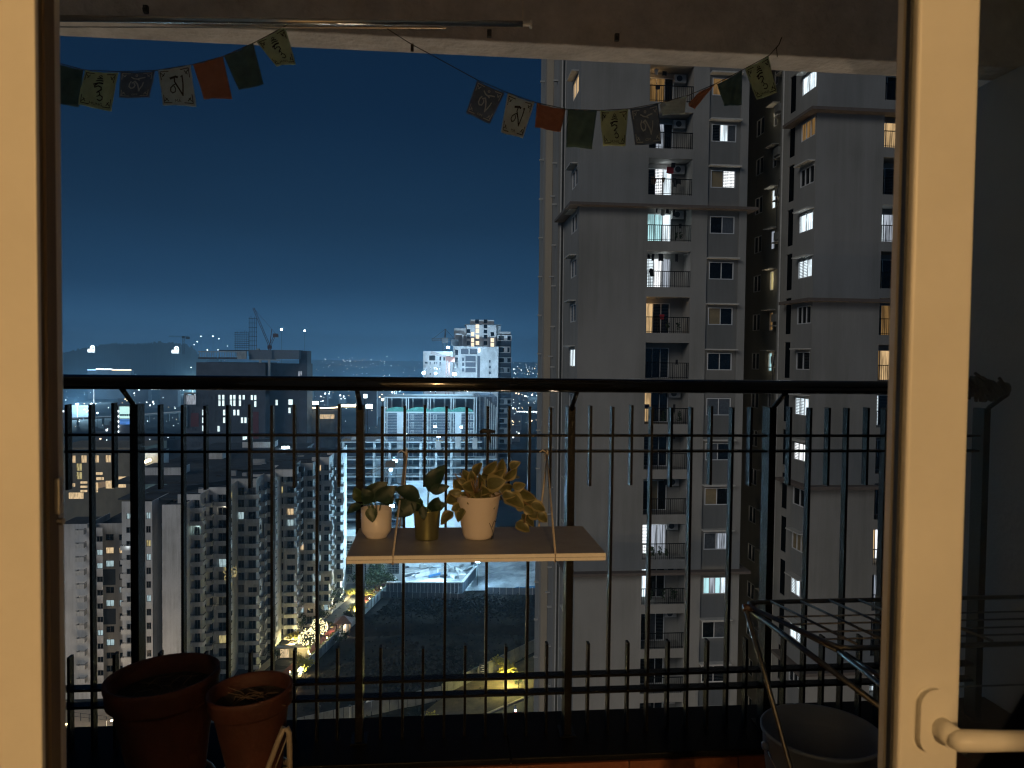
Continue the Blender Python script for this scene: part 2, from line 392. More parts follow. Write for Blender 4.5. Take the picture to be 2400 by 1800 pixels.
m = MB(); m.box(X3 - .0022, X3 + .01, .8355, .846, .03, 1.995); m.obj('inner_stop', white_frame, door)
m = MB(); m.box(X4, 1.56, .812, .852, .03, .10); m.box(X4, 1.56, .812, .852, 1.93, 1.995); m.box(1.56, 1.62, .812, .852, .03, 1.995); m.obj('sash_rail', white_frame, door)
m = MB(); m.box(X4 - .004, 1.56, .831, .837, .10, 1.93); m.obj('glass_pane', glassy('door_glass', (.86, .88, .86)), door)
hc = at(2188, 1688, Y=.803)
def rrect(mb, c, w, h, y0, y1, r, n=8):
    pts = []
    for (sx_, sz, a0) in ((1, 1, 0), (-1, 1, 90), (-1, -1, 180), (1, -1, 270)):
        for k in range(n + 1):
            a = math.radians(a0 + 90 * k / n); pts.append((c.x + sx_ * (w / 2 - r) + r * math.cos(a), c.z + sz * (h / 2 - r) + r * math.sin(a)))
    i = len(mb.v); N = len(pts)
    for y in (y0, y1): mb.v += [(x, y, z) for x, z in pts]
    for k in range(N): mb.f.append((i + k, i + (k + 1) % N, i + N + (k + 1) % N, i + N + k)); mb.m.append(mb.cm)
    mb.f.append(tuple(i + k for k in range(N))); mb.m.append(mb.cm); mb.f.append(tuple(i + N + k for k in reversed(range(N)))); mb.m.append(mb.cm)
m = MB(); rrect(m, hc, .0315, .068, .798, .8095, .0155); bp_ = m.obj('handle_plate', white_frame, door); bevel(bp_, .003, 3)
m = MB(); m.tube([(hc.x + .006, .8, hc.z - .006), (hc.x + .006, .775, hc.z - .007)], .0115, 20); m.obj('spindle_boss', white_frame, door, True)
lv = []
for k in range(9):
    t_ = k / 8; lv.append((hc.x + .006 + .128 * t_ ** 1.0, .772 - .010 * math.sin(t_ * math.pi * .5), hc.z - .008 + .002 * t_))
m = MB(); m.tube([(hc.x - .001, .776, hc.z - .008)] + lv, [.006, .0112, .0115, .0112, .0108, .0106, .0104, .0102, .0100, .0095], 18); m.obj('lever', white_frame, door, True)

# the lamp in the room behind the viewer
cl = empty('ceiling_lamp', (.05, -5.0, 2.60), 'round warm ceiling lamp in the room behind the balcony door', 'lamp')
m = MB(); m.lathe((0, 0, 0), [(.02, .12), (.10, .11), (.12, .06), (.10, .02), (.02, 0)], 20); m.obj('lamp_shade', glow('room_lamp_glow', (1, .70, .38), 6), cl, True)
lamp('POINT', (0, 0, -.12), 545, (1.0, .595, .24), .10, cl, 'room_light')

# ------------------------------------------------------------------ railing
rail = thing0('balcony_railing', 'black iron balcony railing with round top rail and vertical bars', 'railing')
YR = 2.1
posts = [-1.364, -.789, -.209, .364, .937, 1.580]
m = MB(); m.tube([(-1.59, 2.0, 1.229), (1.565, 2.0, 1.229)], .0185, 28); m.obj('top_rail', black_tube, rail, True)
m = MB(); m.tube([(1.56, 2.0, 1.229), (1.577, 2.0, 1.229)], [.0187, .0180], 28); m.obj('rail_end_cap', black_tube, rail, True)
for nm, z, hh, dd in (('cross_bar', 1.087, .006, .024), ('cross_bar', 1.043, .006, .024), ('cross_bar', .414, .007, .032), ('cross_bar', .368, .007, .032)):
    MB().box(-1.6, 1.569, YR - dd / 2, YR + dd / 2, z - hh / 2, z + hh / 2).obj(nm, black_iron, rail)
pm = MB().box(-.010, .010, -.024, .024, .251, 1.168).mesh('post', black_iron)
fm = MB().box(-.022, .022, -.034, .034, .2512, .2545).mesh('foot_plate', black_iron)
full = MB().box(-.0035, .0035, -.0125, .0125, .2515, 1.167).mesh('bar', black_iron)
top = MB().box(-.0035, .0035, -.0124, .0124, .945, 1.168).mesh('bar', black_iron)
bot = MB().box(-.0035, .0035, -.0124, .0124, .2515, .505).mesh('bar', black_iron)
for x in posts:
    link('post', pm, rail, (x, YR, 0)); link('foot_plate', fm, rail, (x, YR, 0))
    MB().tube([(x, YR - .012, 1.150), (x, YR - .03, 1.172), (x, YR - .085, 1.205), (x, YR - .1, 1.214)], .0065, 8).obj('bracket', black_iron, rail, True)
rr = random.Random(3)
for a_, b_ in zip([-1.94] + posts[:-1], posts[:-1] + [1.512]):
    for k in range(9):
        x = a_ + (b_ - a_) * (k + 1) / 10
        if x < -1.59 or x > 1.48: continue
        j = rr.uniform(-.0015, .0015)
        if k % 2 == 1: o = link('bar', full, rail, (x + j, YR, 0)); o.rotation_euler[1] = rr.uniform(-.002, .002)
        else:
            o = link('bar', top, rail, (x + j, YR, rr.uniform(-.004, .004))); link('bar', bot, rail, (x - j, YR, rr.uniform(-.004, .004)))
kn = at(1143, 1012, Y=2.085)
m = MB(); m.tube([kn + Vector((-.021, 0, -.001)), kn + Vector((-.012, -.002, .003)), kn + Vector((.004, 0, .002)), kn + Vector((.02, .002, 0))], [.004, .0065, .005, .0035], 8)
m.tube([kn + Vector((.004, 0, .004)), kn + Vector((.008, 0, -.03))], .003, 6)
tag(m.obj('cable_knot', frame_dark, None, True), 'black twist of wire on the upper cross bar of the railing', 'wire')

mo = MB(); qm = random.Random(2)
for k in range(80):
    x0 = 1.49 + qm.gauss(0, .020); z0 = 1.243 + abs(qm.gauss(0, .009)); a = qm.uniform(-.02, .02)
    mo.tube([(x0, 1.985 + qm.uniform(-.01, .03), z0), (x0 + a * .3, 1.965 + qm.uniform(-.01, .01), z0 - .02), (x0 + a, 1.963 + qm.uniform(-.015, .01), z0 - qm.uniform(.02, .055))], .0045, 5)
tag(mo.obj('mop_head', mat('dark_mop_yarn', (.03, .026, .022), .95), None, True), 'dark stringy mop head thrown over the handrail beside the end wall, seen through the glass', 'mop')

# ------------------------------------------------------------------ hanging shelf
ZS = .845
sh = thing0('hanging_shelf', 'pale wooden board shelf hung by white cords inside the railing', 'shelf')
sa, sb_ = at(809, 1310, Z=ZS), at(1415, 1291, Z=ZS); sc_, sd = at(836, 1240, Z=ZS), at(1372, 1231, Z=ZS)
YF, YB = (sa.y + sb_.y) / 2, min((sc_.y + sd.y) / 2, 2.05); XA, XB = sa.x, sb_.x
MB().box(XA, XB, YF + .0015, YB, ZS - .0165, ZS).obj('board', laminate, sh)
eb = MB().box(XA - .0004, XB + .0004, YF - .0008, YF + .0012, ZS - .0168, ZS + .0003).obj('edge_band', ply_edge, sh)
MB().box(XA, XB, YF - .0012, YF - .0008, ZS - .0092, ZS - .0082).obj('edge_groove', laminate, sh)
for (tx, ty), fx in (((951, 1062), 921), ((1281, 1061), 1301)):
    top_ = at(tx, ty, Y=2.088); xf = at(fx, 1305, Y=YF).x
    m = MB(); m.tube([top_, (xf, YF - .003, ZS + .001), (xf, YF - .0035, ZS - .018), (xf, YF + .02, ZS - .0185), (xf, YB, ZS - .0185), (xf, YB + .002, ZS), top_ + Vector((.004, .004, 0))], .0024, 7)
    m.tube([top_ + Vector((-.004, -.004, -.02)), top_ + Vector((.002, -.008, .004)), top_ + Vector((.002, .012, .008)), top_ + Vector((-.003, .014, -.01))], .0026, 7)
    m.tube([top_, top_ + Vector((-.012, -.006, .008)), top_ + Vector((-.02, -.004, .002))], .002, 6)
    m.obj('cord', rope_m, sh, True)

# ------------------------------------------------------------------ plants on the shelf
def leaf_mesh(L, Wd, fold=.25, curl=.3, mats=None, twist=0, nseg=7, heart=.75):
    m = MB(); ss = (-1, -.62, 0, .62, 1)
    rows = []
    for k in range(nseg + 1):
        t = k / nseg; w = Wd * .5 * (math.sin(math.pi * min(1, t ** heart)) ** .75 if 0 < t < 1 else .02)
        y = L * t; z0 = -curl * L * t * t
        row = []
        for s_ in ss:
            row.append(len(m.v)); wob = .04 * L * math.sin(t * 9 + s_ * 3)
            m.v.append((s_ * w, y, z0 + abs(s_) * w * fold * (1 if True else 0) + wob * abs(s_)))
        rows.append(row)
    for r1, r2 in zip(rows, rows[1:]):
        for j in range(4):
            m.f.append((r1[j], r1[j + 1], r2[j + 1], r2[j])); m.m.append(1 if j in (0, 3) else 0)
    return m
def place_leaf(parent, base, tip, roll, wfac=.7, fold=.25, curl=.15, mats=(None,), face=Vector((0, -1, .35))):
    base = Vector(base); tip = Vector(tip); d = tip - base; L = d.length; d.normalize()
    n = (face - d * face.dot(d)).normalized(); n = Matrix.Rotation(roll, 3, d) @ n; x = d.cross(n).normalized()
    me = leaf_mesh(L, L * wfac, fold, curl).mesh('leaf', list(mats) if len(mats) > 1 else [mats[0], mats[0]], True)
    o = link('leaf', me, parent); mt = Matrix((x, d, n)).transposed().to_4x4(); mt.translation = base; o.matrix_world = mt
    return o
def pot_on(px, base_py, Yp=None): return at(px, base_py, Z=ZS)
def shelf_plant(px, bpy_, prof, potmat, label, leaves, lm, soil_r, soil_z, stems=True):
    c = at(px, bpy_, Z=ZS + .0006); c.y += prof[1][0]                    # seen front edge of the base -> its centre
    t = empty('potted_plant', c, label, 'potted plant', 'potted plants on the hanging shelf')
    m = MB(); m.lathe((0, 0, 0), prof, 40); m.obj('pot', potmat, t, True)
    m = MB(); m.disc((0, 0, soil_z), soil_r, 24); m.obj('soil', soil, t)
    for (bx, by, tx, ty, dy, roll, wf, mm) in leaves:
        b_ = at(bx, by, Y=c.y + dy) - c; e_ = at(tx, ty, Y=c.y + dy - .012) - c
        place_leaf(t, b_, e_, roll, wf, mats=(mm,))
        if stems:
            s0 = Vector((b_.x * .35, dy * .4, soil_z)); mid = (s0 + b_) / 2 + Vector((0, 0, .012))
            MB().tube([s0, s0.lerp(mid, .6) + Vector((0, 0, .004)), mid, b_], .0011, 5).obj('stem', stem_green, t, True)
    return t, c
D_, Md = leaf_dark, leaf_mid
shelf_plant(880, 1264, [(.0, .0005), (.0262, .0), (.028, .004), (.0365, .016), (.0378, .022), (.0385, .0735), (.0365, .0735), (.035, .06), (.0, .058)], ceramic,
            'small round white ceramic pot with dark pothos leaves, leftmost on the hanging shelf',
            [(846, 1182, 812, 1200, .0, .3, .62, D_), (850, 1176, 829, 1144, .01, -.5, .75, Md), (868, 1180, 852, 1146, .0, .2, .8, D_), (880, 1172, 928, 1142, -.012, .2, .62, D_),
             (866, 1176, 888, 1136, .012, -.3, .75, D_), (898, 1182, 921, 1158, .0, .5, .8, D_), (869, 1188, 873, 1224, -.036, 0, .8, Md), (860, 1170, 905, 1131, .004, .1, .7, D_)],
            D_, .0352, .0595)
shelf_plant(1000, 1268, [(.0, .0005), (.0285, .0), (.0292, .003), (.0338, .0715), (.0345, .073), (.0330, .073), (.0322, .062), (.0, .06)], brass,
            'small shiny brass pot with a pothos plant, middle one on the hanging shelf',
            [(984, 1166, 928, 1142, .0, .2, .62, D_), (1003, 1152, 1037, 1090, .0, -.3, .62, D_), (1006, 1150, 1052, 1141, -.01, .3, .55, D_), (976, 1178, 925, 1211, -.01, -.2, .6, D_),
             (1012, 1196, 1028, 1168, -.01, .4, .95, D_), (990, 1186, 994, 1219, -.034, 0, .6, D_), (984, 1196, 968, 1168, .0, .4, .95, D_), (1004, 1192, 1044, 1182, .0, .4, .7, D_), (960, 1200, 930, 1168, .0, .4, .7, D_)],
            D_, .032, .0605)
pot_prof = [(.0, .0005), (.0335, .0), (.0365, .004), (.0400, .012), (.0555, .106), (.0568, .109), (.0545, .109), (.052, .1), (.0, .098)]
c3 = at(1122, 1268, Z=ZS + .0006); c3.y += .04
t3 = empty('potted_plant', c3, 'cream pot with black bird print full of variegated leaves, rightmost on the hanging shelf', 'potted plant', 'potted plants on the hanging shelf')
MB().lathe((0, 0, 0), pot_prof, 44).obj('pot', birdpot, t3, True)
MB().disc((0, 0, .0985), .052, 24).obj('soil', soil, t3)
def on_pot(px, py, off=.0006):
    """point of the pot's outside seen at this pixel, in the pot's own space"""
    p0 = EYE; d = at(px, py, D=1.0) - EYE
    lo = None
    for k in range(400):
        t_ = 1.8 + k * .0012; q = p0 + d * t_ - c3; rad = .0400 + max(0, q.z - .012) * .165 + off + .0006
        if q.x ** 2 + q.y ** 2 < rad ** 2: return q
    return None
def ink_poly(pts):
    q = [on_pot(*p) for p in pts]
    if any(v is None for v in q): return
    i = len(inkm.v); inkm.v += [tuple(v) for v in q]; inkm.f.append(tuple(range(i, i + len(q)))); inkm.m.append(0)
def ink_line(pts, w):
    for (x0, y0), (x1, y1) in zip(pts, pts[1:]):
        dx, dy = x1 - x0, y1 - y0; L = math.hypot(dx, dy) or 1; nx, ny = -dy / L * w / 2, dx / L * w / 2
        ink_poly([(x0 + nx, y0 + ny), (x1 + nx, y1 + ny), (x1 - nx, y1 - ny), (x0 - nx, y0 - ny)])
inkm = MB()
ink_poly([(1149.5, 1211), (1152, 1208.5), (1156, 1208.5), (1158, 1212), (1161, 1217), (1163, 1223), (1158, 1221), (1153, 1216), (1152, 1212)])
ink_line([(1160, 1220), (1162, 1224)], 1.6)
ink_line([(1155, 1265), (1156, 1250), (1152, 1238), (1147, 1226)], 1.2); ink_line([(1159, 1262), (1159, 1244), (1155, 1230)], 1.2); ink_line([(1153, 1236), (1157, 1224), (1159, 1221)], 1.2)
ink_line([(1151, 1266), (1153, 1256)], 1.1); ink_line([(1162, 1255), (1160, 1240), (1164, 1232)], 1.1)
ink_poly([(1168, 1172), (1172, 1172), (1175, 1178), (1175, 1186), (1171, 1184), (1168, 1178)])
inkm.obj('bird_print', ink, t3)
vleaf = mat('variegated_leaf_centre', (.10, .10, .038), .45, var=.3, scale=40); vedge = mat('variegated_leaf_margin', (.25, .215, .10), .45, var=.15, scale=40)
rl = random.Random(5)
spots = [(1092, 1115, 26), (1118, 1100, 30), (1150, 1098, 34), (1175, 1098, 34), (1198, 1112, 32), (1205, 1090, 24), (1075, 1140, 30), (1100, 1140, 34), (1128, 1128, 32), (1160, 1132, 40), (1130, 1150, 30),
         (1062, 1168, 34), (1085, 1165, 28), (1112, 1170, 30), (1140, 1165, 30), (1165, 1158, 32), (1187, 1145, 30), (1070, 1190, 24), (1046, 1212, 34), (1078, 1206, 28), (1100, 1195, 30), (1118, 1196, 30), (1150, 1180, 26),
         (1205, 1172, 44), (1232, 1160, 40), (1222, 1185, 26), (1250, 1180, 30), (1262, 1188, 32), (1256, 1205, 34), (1272, 1212, 26), (1238, 1218, 34), (1225, 1234, 32), (1200, 1120, 30), (1216, 1140, 26), (1180, 1120, 28),
         (1082, 1128, 18), (1106, 1118, 24), (1142, 1112, 28), (1168, 1112, 28), (1120, 1158, 26), (1155, 1148, 26), (1098, 1178, 24), (1240, 1196, 24), (1190, 1160, 26), (1068, 1155, 24)]
crown = Vector((0, 0, .112))
for (x, y, s_) in spots:
    dy = rl.uniform(-.045, .035) if y < 1180 else rl.uniform(-.05, -.02)
    if x > 1200: dy = rl.uniform(-.035, .01)
    ctr = at(x, y, Y=c3.y + dy) - c3; L = s_ / 1800 * 1.93 * 1.2
    away = (ctr - crown); away.y *= .5
    if away.length < .01: away = Vector((rl.uniform(-1, 1), -.3, .6))
    away.normalize(); away = (away + Vector((rl.uniform(-.4, .4), rl.uniform(-.5, .1), rl.uniform(-.5, .3)))).normalized()
    b_ = ctr - away * L * .5; e_ = ctr + away * L * .5
    place_leaf(t3, b_, e_, rl.uniform(-.9, .9), rl.uniform(.72, .95), .3, rl.uniform(.1, .35), mats=(vleaf, vedge), face=Vector((rl.uniform(-.5, .5), -1, rl.uniform(-.1, .8))))
st = MB()
for k in range(10):
    a = rl.uniform(-.04, .04); st.tube([(a * .6, rl.uniform(-.03, .02), .098), (a, -.01, .125), (a * 1.6, rl.uniform(-.03, .02), .16 + rl.uniform(-.02, .01))], .0018, 5)
st.tube([(.03, -.01, .1), (.07, -.015, .118), (.10, -.02, .10), (.145, -.02, .075)], .0022, 5); st.tube([(.10, -.02, .10), (.12, -.022, .06), (.115, -.022, .04)], .0018, 5)
st.obj('stem', mat('fleshy_stem', (.20, .13, .06), .6), t3, True)

# ------------------------------------------------------------------ big terracotta pots, stands, bucket
def big_pot(c, r, h, label, m_, dead):
    t = empty('flower_pot', c - Vector((0, 0, h)), label, 'flower pot', 'terracotta pots on the balcony floor')
    prof = [(0, .004), (r * .62, 0), (r * .64, .006), (r * .86, h * .74), (r * .88, h * .765), (r * .955, h * .79), (r * .975, h * .80), (r * .985, h * .93), (r, h * .945), (r, h), (r * .985, h + .002), (r * .93, h), (r * .90, h * .93), (r * .86, h * .84), (0, h * .835)]
    m = MB(); m.lathe((0, 0, 0), prof, 56); m.obj('pot', m_, t, True)
    m = MB(); m.disc((0, 0, h * .842), r * .855, 30); m.obj('soil', soil, t)
    m = MB(); q = random.Random(dead)
    for k in range(14):
        a = q.uniform(0, 6.28); x0, y0 = q.uniform(-.4, .4) * r, q.uniform(-.4, .4) * r
        m.tube([(x0, y0, h * .845), (x0 + .02 * math.cos(a), y0 + .02 * math.sin(a), h * .845 + .012), (x0 + .055 * math.cos(a), y0 + .05 * math.sin(a), h * .845 + q.uniform(.0, .02))], .0009, 4)
    m.obj('dry_stalk', mat('dry_stalk', (.09, .06, .04), .9), t)
    return t
P1 = at(382, 1580, D=1.80) + Vector((.012, 0, 0)); P2 = at(585, 1613, D=1.72) + Vector((.013, 0, 0))
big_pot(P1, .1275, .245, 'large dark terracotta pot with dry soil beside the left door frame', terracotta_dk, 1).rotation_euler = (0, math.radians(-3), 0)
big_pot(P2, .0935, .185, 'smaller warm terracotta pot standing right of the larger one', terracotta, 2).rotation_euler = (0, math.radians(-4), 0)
def stand(c, z, r, label, side):
    t = empty('plant_stand', (c.x, c.y, 0), label, 'plant stand', 'cream metal plant stands')
    m = MB(); n = 28; m.tube([(r * math.cos(2 * math.pi * k / n), r * math.sin(2 * math.pi * k / n), z - .010) for k in range(n + 1)], .006, 8, False); m.obj('ring', stand_metal, t, True)
    m = MB(); m.tube([(-r, 0, z - .006), (r, 0, z - .006)], .004, 8); m.tube([(0, -r, z - .006), (0, r, z - .006)], .004, 8); m.obj('cross_support', stand_metal, t, True)
    for k in range(4):
        a = math.pi / 4 + k * math.pi / 2; x, y = r * math.cos(a), r * math.sin(a)
        MB().tube([(x, y, z - .01), (x * 1.25, y * 1.25, z * .45), (x * 1.05, y * 1.05, .006)], .006, 8).obj('leg', stand_metal, t, True)
    if side:
        q0, q1, q2 = at(615, 1840, Y=c.y - .06) - Vector((c.x, c.y, 0)), at(668, 1705, Y=c.y - .06) - Vector((c.x, c.y, 0)), at(680, 1850, Y=c.y - .06) - Vector((c.x, c.y, 0))
        ap = [q0, q0.lerp(q1, .35) + Vector((-.001, 0, .004)), q0.lerp(q1, .72) + Vector((-.001, 0, .006)), q1 + Vector((-.003, 0, 0)), q1 + Vector((.004, 0, -.001)), q1 + Vector((.0085, 0, -.012)), q1.lerp(q2, .35) + Vector((.006, 0, 0)), q2]
        MB().tube(ap, .0062, 10).obj('hoop', stand_metal, t, True)
        MB().tube([at(645, 1800, Y=c.y - .06) - Vector((c.x, c.y, 0)), at(668, 1740, Y=c.y - .06) - Vector((c.x, c.y, 0)), at(676, 1715, Y=c.y - .06) - Vector((c.x, c.y, 0))], .0016, 6).obj('stay_wire', stand_metal, t, True)
stand(P1, P1.z - .245, .10, 'cream metal stand under the large dark terracotta pot', False)
stand(P2, P2.z - .185, .075, 'cream metal stand with curved hoop beside the smaller terracotta pot', True)

bc = at(1925, 1708, D=1.93); hb = bc.z - .002
bt = empty('bucket', (bc.x, bc.y, 0), 'blue grey plastic bucket under the drying rack in the right corner', 'bucket')
r = .146
MB().lathe((0, 0, 0), [(0, .006), (r * .70, .001), (r * .72, .008), (r * .93, hb * .86), (r * .955, hb * .87), (r * .96, hb - .012), (r, hb - .010), (r * 1.0, hb), (r * .965, hb), (r * .93, hb * .8), (r * .70, .02), (0, .018)], 60).obj('body', bucket_m, bt, True)
MB().tube([(r * 1.01 * math.cos(a), -.02 - r * .98 * abs(math.sin(a)), hb * .9 - .10 * math.sin(a)) for a in [math.pi * k / 16 for k in range(17)]], .0022, 7).obj('handle', steel, bt, True)
for s_ in (-1, 1): MB().tube([(s_ * r * .955, 0, hb * .905), (s_ * r * 1.04, 0, hb * .905)], .010, 14).obj('handle_lug', bucket_m, bt, True)

# ------------------------------------------------------------------ folding drying rack
ZR = .74
rk = thing0('drying_rack', 'folding metal clothes drying rack with wire wings at the right end', 'drying rack')
A = at(1748, 1412, Z=ZR); C_ = at(1962, 1520, Z=ZR); yb, yf = A.y, C_.y; xr = 1.45
xa = A.x; xc = C_.x
def edge(p, name='wing_tube', rad=.0052): MB().tube(p, rad, 10).obj(name, steel_rack, rk, True)
steel_rack = mat('grey_rack_metal', (.15, .15, .155), .30, metal=.8, var=.2, scale=40)
edge([(xr, yb, ZR), (xa + .03, yb, ZR), (xa + .006, yb - .006, ZR), (xa, yb - .03, ZR - .002), (xc - .004, yf + .03, ZR), (xc + .01, yf + .004, ZR), (xc + .035, yf, ZR), (xr, yf, ZR)])
edge([(xa + .02, yb - .02, ZR - .012), (xc + .01, yf + .02, ZR - .012)], 'side_tube', .004)
for k, py in enumerate((1444, 1462, 1481, 1499)):
    y = at(1900, py, Z=ZR).y; xs = xa + (xc - xa) * (yb - y) / (yb - yf)
    MB().tube([(xs + .004, y, ZR), (xr, y, ZR)], .0019, 6).obj('wire', steel_rack, rk, True)
for k in range(5):
    x = at(1800 + 70 * k, 1407, Z=ZR).x
    x2 = x + (xc - xa) * .86
    MB().tube([(x, yb, ZR + .002), (x2, yf + .012, ZR + .002)], .0028, 7).obj('wire', steel_rack, rk, True)
g1, g2 = at(1752, 1424, Z=ZR - .01), at(2075, 1665, Y=1.28)
edge([g1, g2], 'leg', .0062)
g3, g4 = at(1968, 1528, Y=yf), at(2085, 1622, Y=yf - .16)
edge([g3, g4, g4 + (g4 - g3) * 1.2], 'leg', .005); edge([g3 + Vector((.012, 0, -.004)), g4 + Vector((.03, 0, -.002))], 'leg', .0045)
edge([at(1746, 1420, Z=ZR), at(1798, 1600, Y=1.62), at(1858, 1815, Y=1.52), (at(1858, 1815, Y=1.52).x + .02, 1.46, .01)], 'leg', .0055)
m = MB(); p_ = at(1750, 1420, Z=ZR); m.tube([p_ + Vector((-.008, 0, -.004)), p_ + Vector((.018, 0, -.006))], .0085, 12); m.obj('hinge', mat('hinge_red_brown', (.06, .03, .022), .5), rk, True)
for k in range(4):
    z = ZR - .02 - .12 * k; MB().tube([(1.0 + .05 * k, 1.45 - .06 * k, z - .08), (1.5, 1.45 - .06 * k, z - .08)], .0019, 6).obj('wire', steel_rack, rk, True)

# ------------------------------------------------------------------ prayer flags
def text_geo(s):
    c = bpy.data.curves.new('t', 'FONT'); c.body = s; c.size = 1; c.align_x = 'CENTER'; c.align_y = 'CENTER'; c.resolution_u = 2
    o = bpy.data.objects.new('t', c); COL.objects.link(o); dg = bpy.context.evaluated_depsgraph_get(); dg.update()
    me = bpy.data.meshes.new_from_object(o.evaluated_get(dg)); vs_ = [tuple(v.co[:2]) for v in me.vertices]; fs = [tuple(p.vertices) for p in me.polygons]
    bpy.data.objects.remove(o); bpy.data.curves.remove(c); bpy.data.meshes.remove(me); return vs_, fs
TXT = {s: text_geo(s) for s in ('MA', 'HUNG', 'OM')}
GL = {
 'MA': [([(.30, .26), (.52, .22), (.60, .24)], .07), ([(.47, .25), (.45, .36), (.52, .45)], .045), ([(.50, .42), (.38, .46), (.26, .54), (.23, .63), (.30, .69), (.42, .66), (.46, .56), (.40, .49)], .035),
        ([(.50, .44), (.62, .60), (.72, .76)], .05), ([(.80, .22), (.79, .45), (.75, .65), (.72, .77)], .045), ([(.74, .24), (.81, .21)], .035)],
 'OM': [([(.50, .07), (.55, .10), (.52, .145), (.46, .13), (.46, .09), (.50, .07)], .025), ([(.28, .17), (.40, .24), (.52, .26), (.66, .22), (.84, .20)], .045), ([(.55, .26), (.62, .30)], .05),
        ([(.28, .36), (.22, .46), (.22, .58), (.30, .66), (.42, .63), (.46, .52), (.42, .44)], .045), ([(.34, .42), (.46, .36), (.56, .48), (.64, .64), (.68, .78)], .055), ([(.82, .42), (.79, .56), (.72, .70), (.68, .79)], .045)],
 'HUNG': [([(.50, .06), (.44, .11), (.52, .13), (.58, .10), (.51, .06)], .02), ([(.40, .17), (.50, .155), (.62, .17)], .035), ([(.36, .24), (.52, .215), (.66, .24)], .035), ([(.30, .36), (.50, .30), (.66, .31)], .05),
          ([(.46, .31), (.34, .41), (.36, .45), (.50, .40), (.62, .43), (.64, .50), (.55, .55), (.48, .60)], .04), ([(.48, .59), (.56, .57), (.60, .63), (.56, .69), (.50, .71)], .03), ([(.60, .66), (.72, .70), (.74, .78), (.64, .83), (.53, .80)], .035)],
}
def flag(parent, cor, fabric, glyph, inkmat, bulge=.004, seed=0, depth=0.0, bright=True):
    q = random.Random(seed); Yf = 2.15 + depth
    P = [at(x, y, Y=Yf + dy) for (x, y), dy in zip(cor, (0, 0, q.uniform(-.012, .012), q.uniform(-.012, .012)))]   # TL TR BR BL
    ph = q.uniform(0, 6)
    def S(u, v, off=0):
        p = (P[0] * (1 - u) + P[1] * u) * (1 - v) + (P[3] * (1 - u) + P[2] * u) * v
        p = p + Vector((0, bulge * math.sin(u * 5 + ph) * v + bulge * .6 * math.sin(v * 4 + ph * 2) + .0011 * math.sin(u * 17 + v * 9 + ph) + .0008 * math.sin(v * 23 - u * 7 + ph) - off, 0))
        p.z -= .0022 * math.sin(math.pi * u) * (1 - v); return p
    m = MB(); n = 16
    for j in range(n + 1):
        for i in range(n + 1): m.v.append(tuple(S(i / n, j / n)))
    for j in range(n):
        for i in range(n): a = j * (n + 1) + i; m.f.append((a, a + 1, a + n + 2, a + n + 1)); m.m.append(0)
    fo = m.obj('flag', fabric, parent, True)
    sd = fo.modifiers.new('thickness', 'SOLIDIFY'); sd.thickness = .0005
    if glyph:
        g = MB()
        def ribbon(pts, w):
            for (x0, y0), (x1, y1) in zip(pts, pts[1:]):
                dx, dy = x1 - x0, y1 - y0; L = math.hypot(dx, dy) or 1; nx, ny = -dy / L * w / 2, dx / L * w / 2; ex, ey = dx / L * w * .3, dy / L * w * .3
                g.quad(S(x0 + nx - ex, y0 + ny - ey, .003), S(x1 + nx + ex, y1 + ny + ey, .003), S(x1 - nx + ex, y1 - ny + ey, .003), S(x0 - nx - ex, y0 - ny - ey, .003))
        for pts, w in GL[glyph]: ribbon([(.14 + .72 * x, .04 + .90 * y) for x, y in pts], w * .85)
        for w_, ins in ((.02, .07),):
            c = [(ins, ins), (1 - ins, ins), (1 - ins, 1 - ins), (ins, 1 - ins)]
            for cx, cy_ in c:
                sx_, sy_ = (1 if cx < .5 else -1), (1 if cy_ < .5 else -1)
                ribbon([(cx, cy_ + sy_ * .22), (cx, cy_), (cx + sx_ * .24, cy_)], .022); ribbon([(cx + sx_ * .05, cy_ + sy_ * .14), (cx + sx_ * .13, cy_ + sy_ * .05)], .022)
                ribbon([(cx + sx_ * .02, cy_ + sy_ * .05), (cx + sx_ * .10, cy_ + sy_ * .12)], .022)
        vs_, fs = TXT[glyph]; i0 = len(g.v)
        for x, y in vs_: g.v.append(tuple(S(.5 + x * .13, .885 - y * .10, .003)))
        for f in fs: g.f.append(tuple(i0 + k for k in f)); g.m.append(0)
        g.obj('print', inkmat, fo)
F_y = mat('yellow_flag_cloth', (.50, .62, .40), .9, var=.12, scale=30); F_w = mat('cream_flag_cloth', (.56, .68, .72), .9, var=.12, scale=30)
F_g = mat('green_flag_cloth', (.065, .13, .14), .9, var=.2, scale=25); F_o = mat('orange_flag_cloth', (.38, .16, .10), .9, var=.12, scale=25); F_d = mat('slate_flag_cloth', (.12, .175, .29), .9, var=.2, scale=30)
ink_l = mat('pale_print', (.50, .58, .66), .9)
s1 = thing0('prayer_flags', 'string of small prayer flags at the upper left against the night sky', 'prayer flags', 'strings of prayer flags')
S1 = [((112, 142), (196, 165), (183, 250), (104, 240), F_g, None, ink), ((200, 165), (278, 170), (261, 261), (184, 245), F_y, 'HUNG', ink), ((281, 168), (363, 166), (352, 231), (279, 229), F_d, 'OM', ink_l),
      ((371, 165), (447, 153), (459, 249), (381, 246), F_w, 'MA', ink), ((453, 152), (523, 133), (543, 231), (477, 232), F_o, None, ink), ((525, 132), (594, 101), (618, 197), (560, 211), F_g, None, ink), ((601, 98), (668, 62), (693, 150), (648, 156), F_y, 'HUNG', ink)]
s2 = thing0('prayer_flags', 'string of small prayer flags on the right, sagging in front of the tall lit tower', 'prayer flags', 'strings of prayer flags')
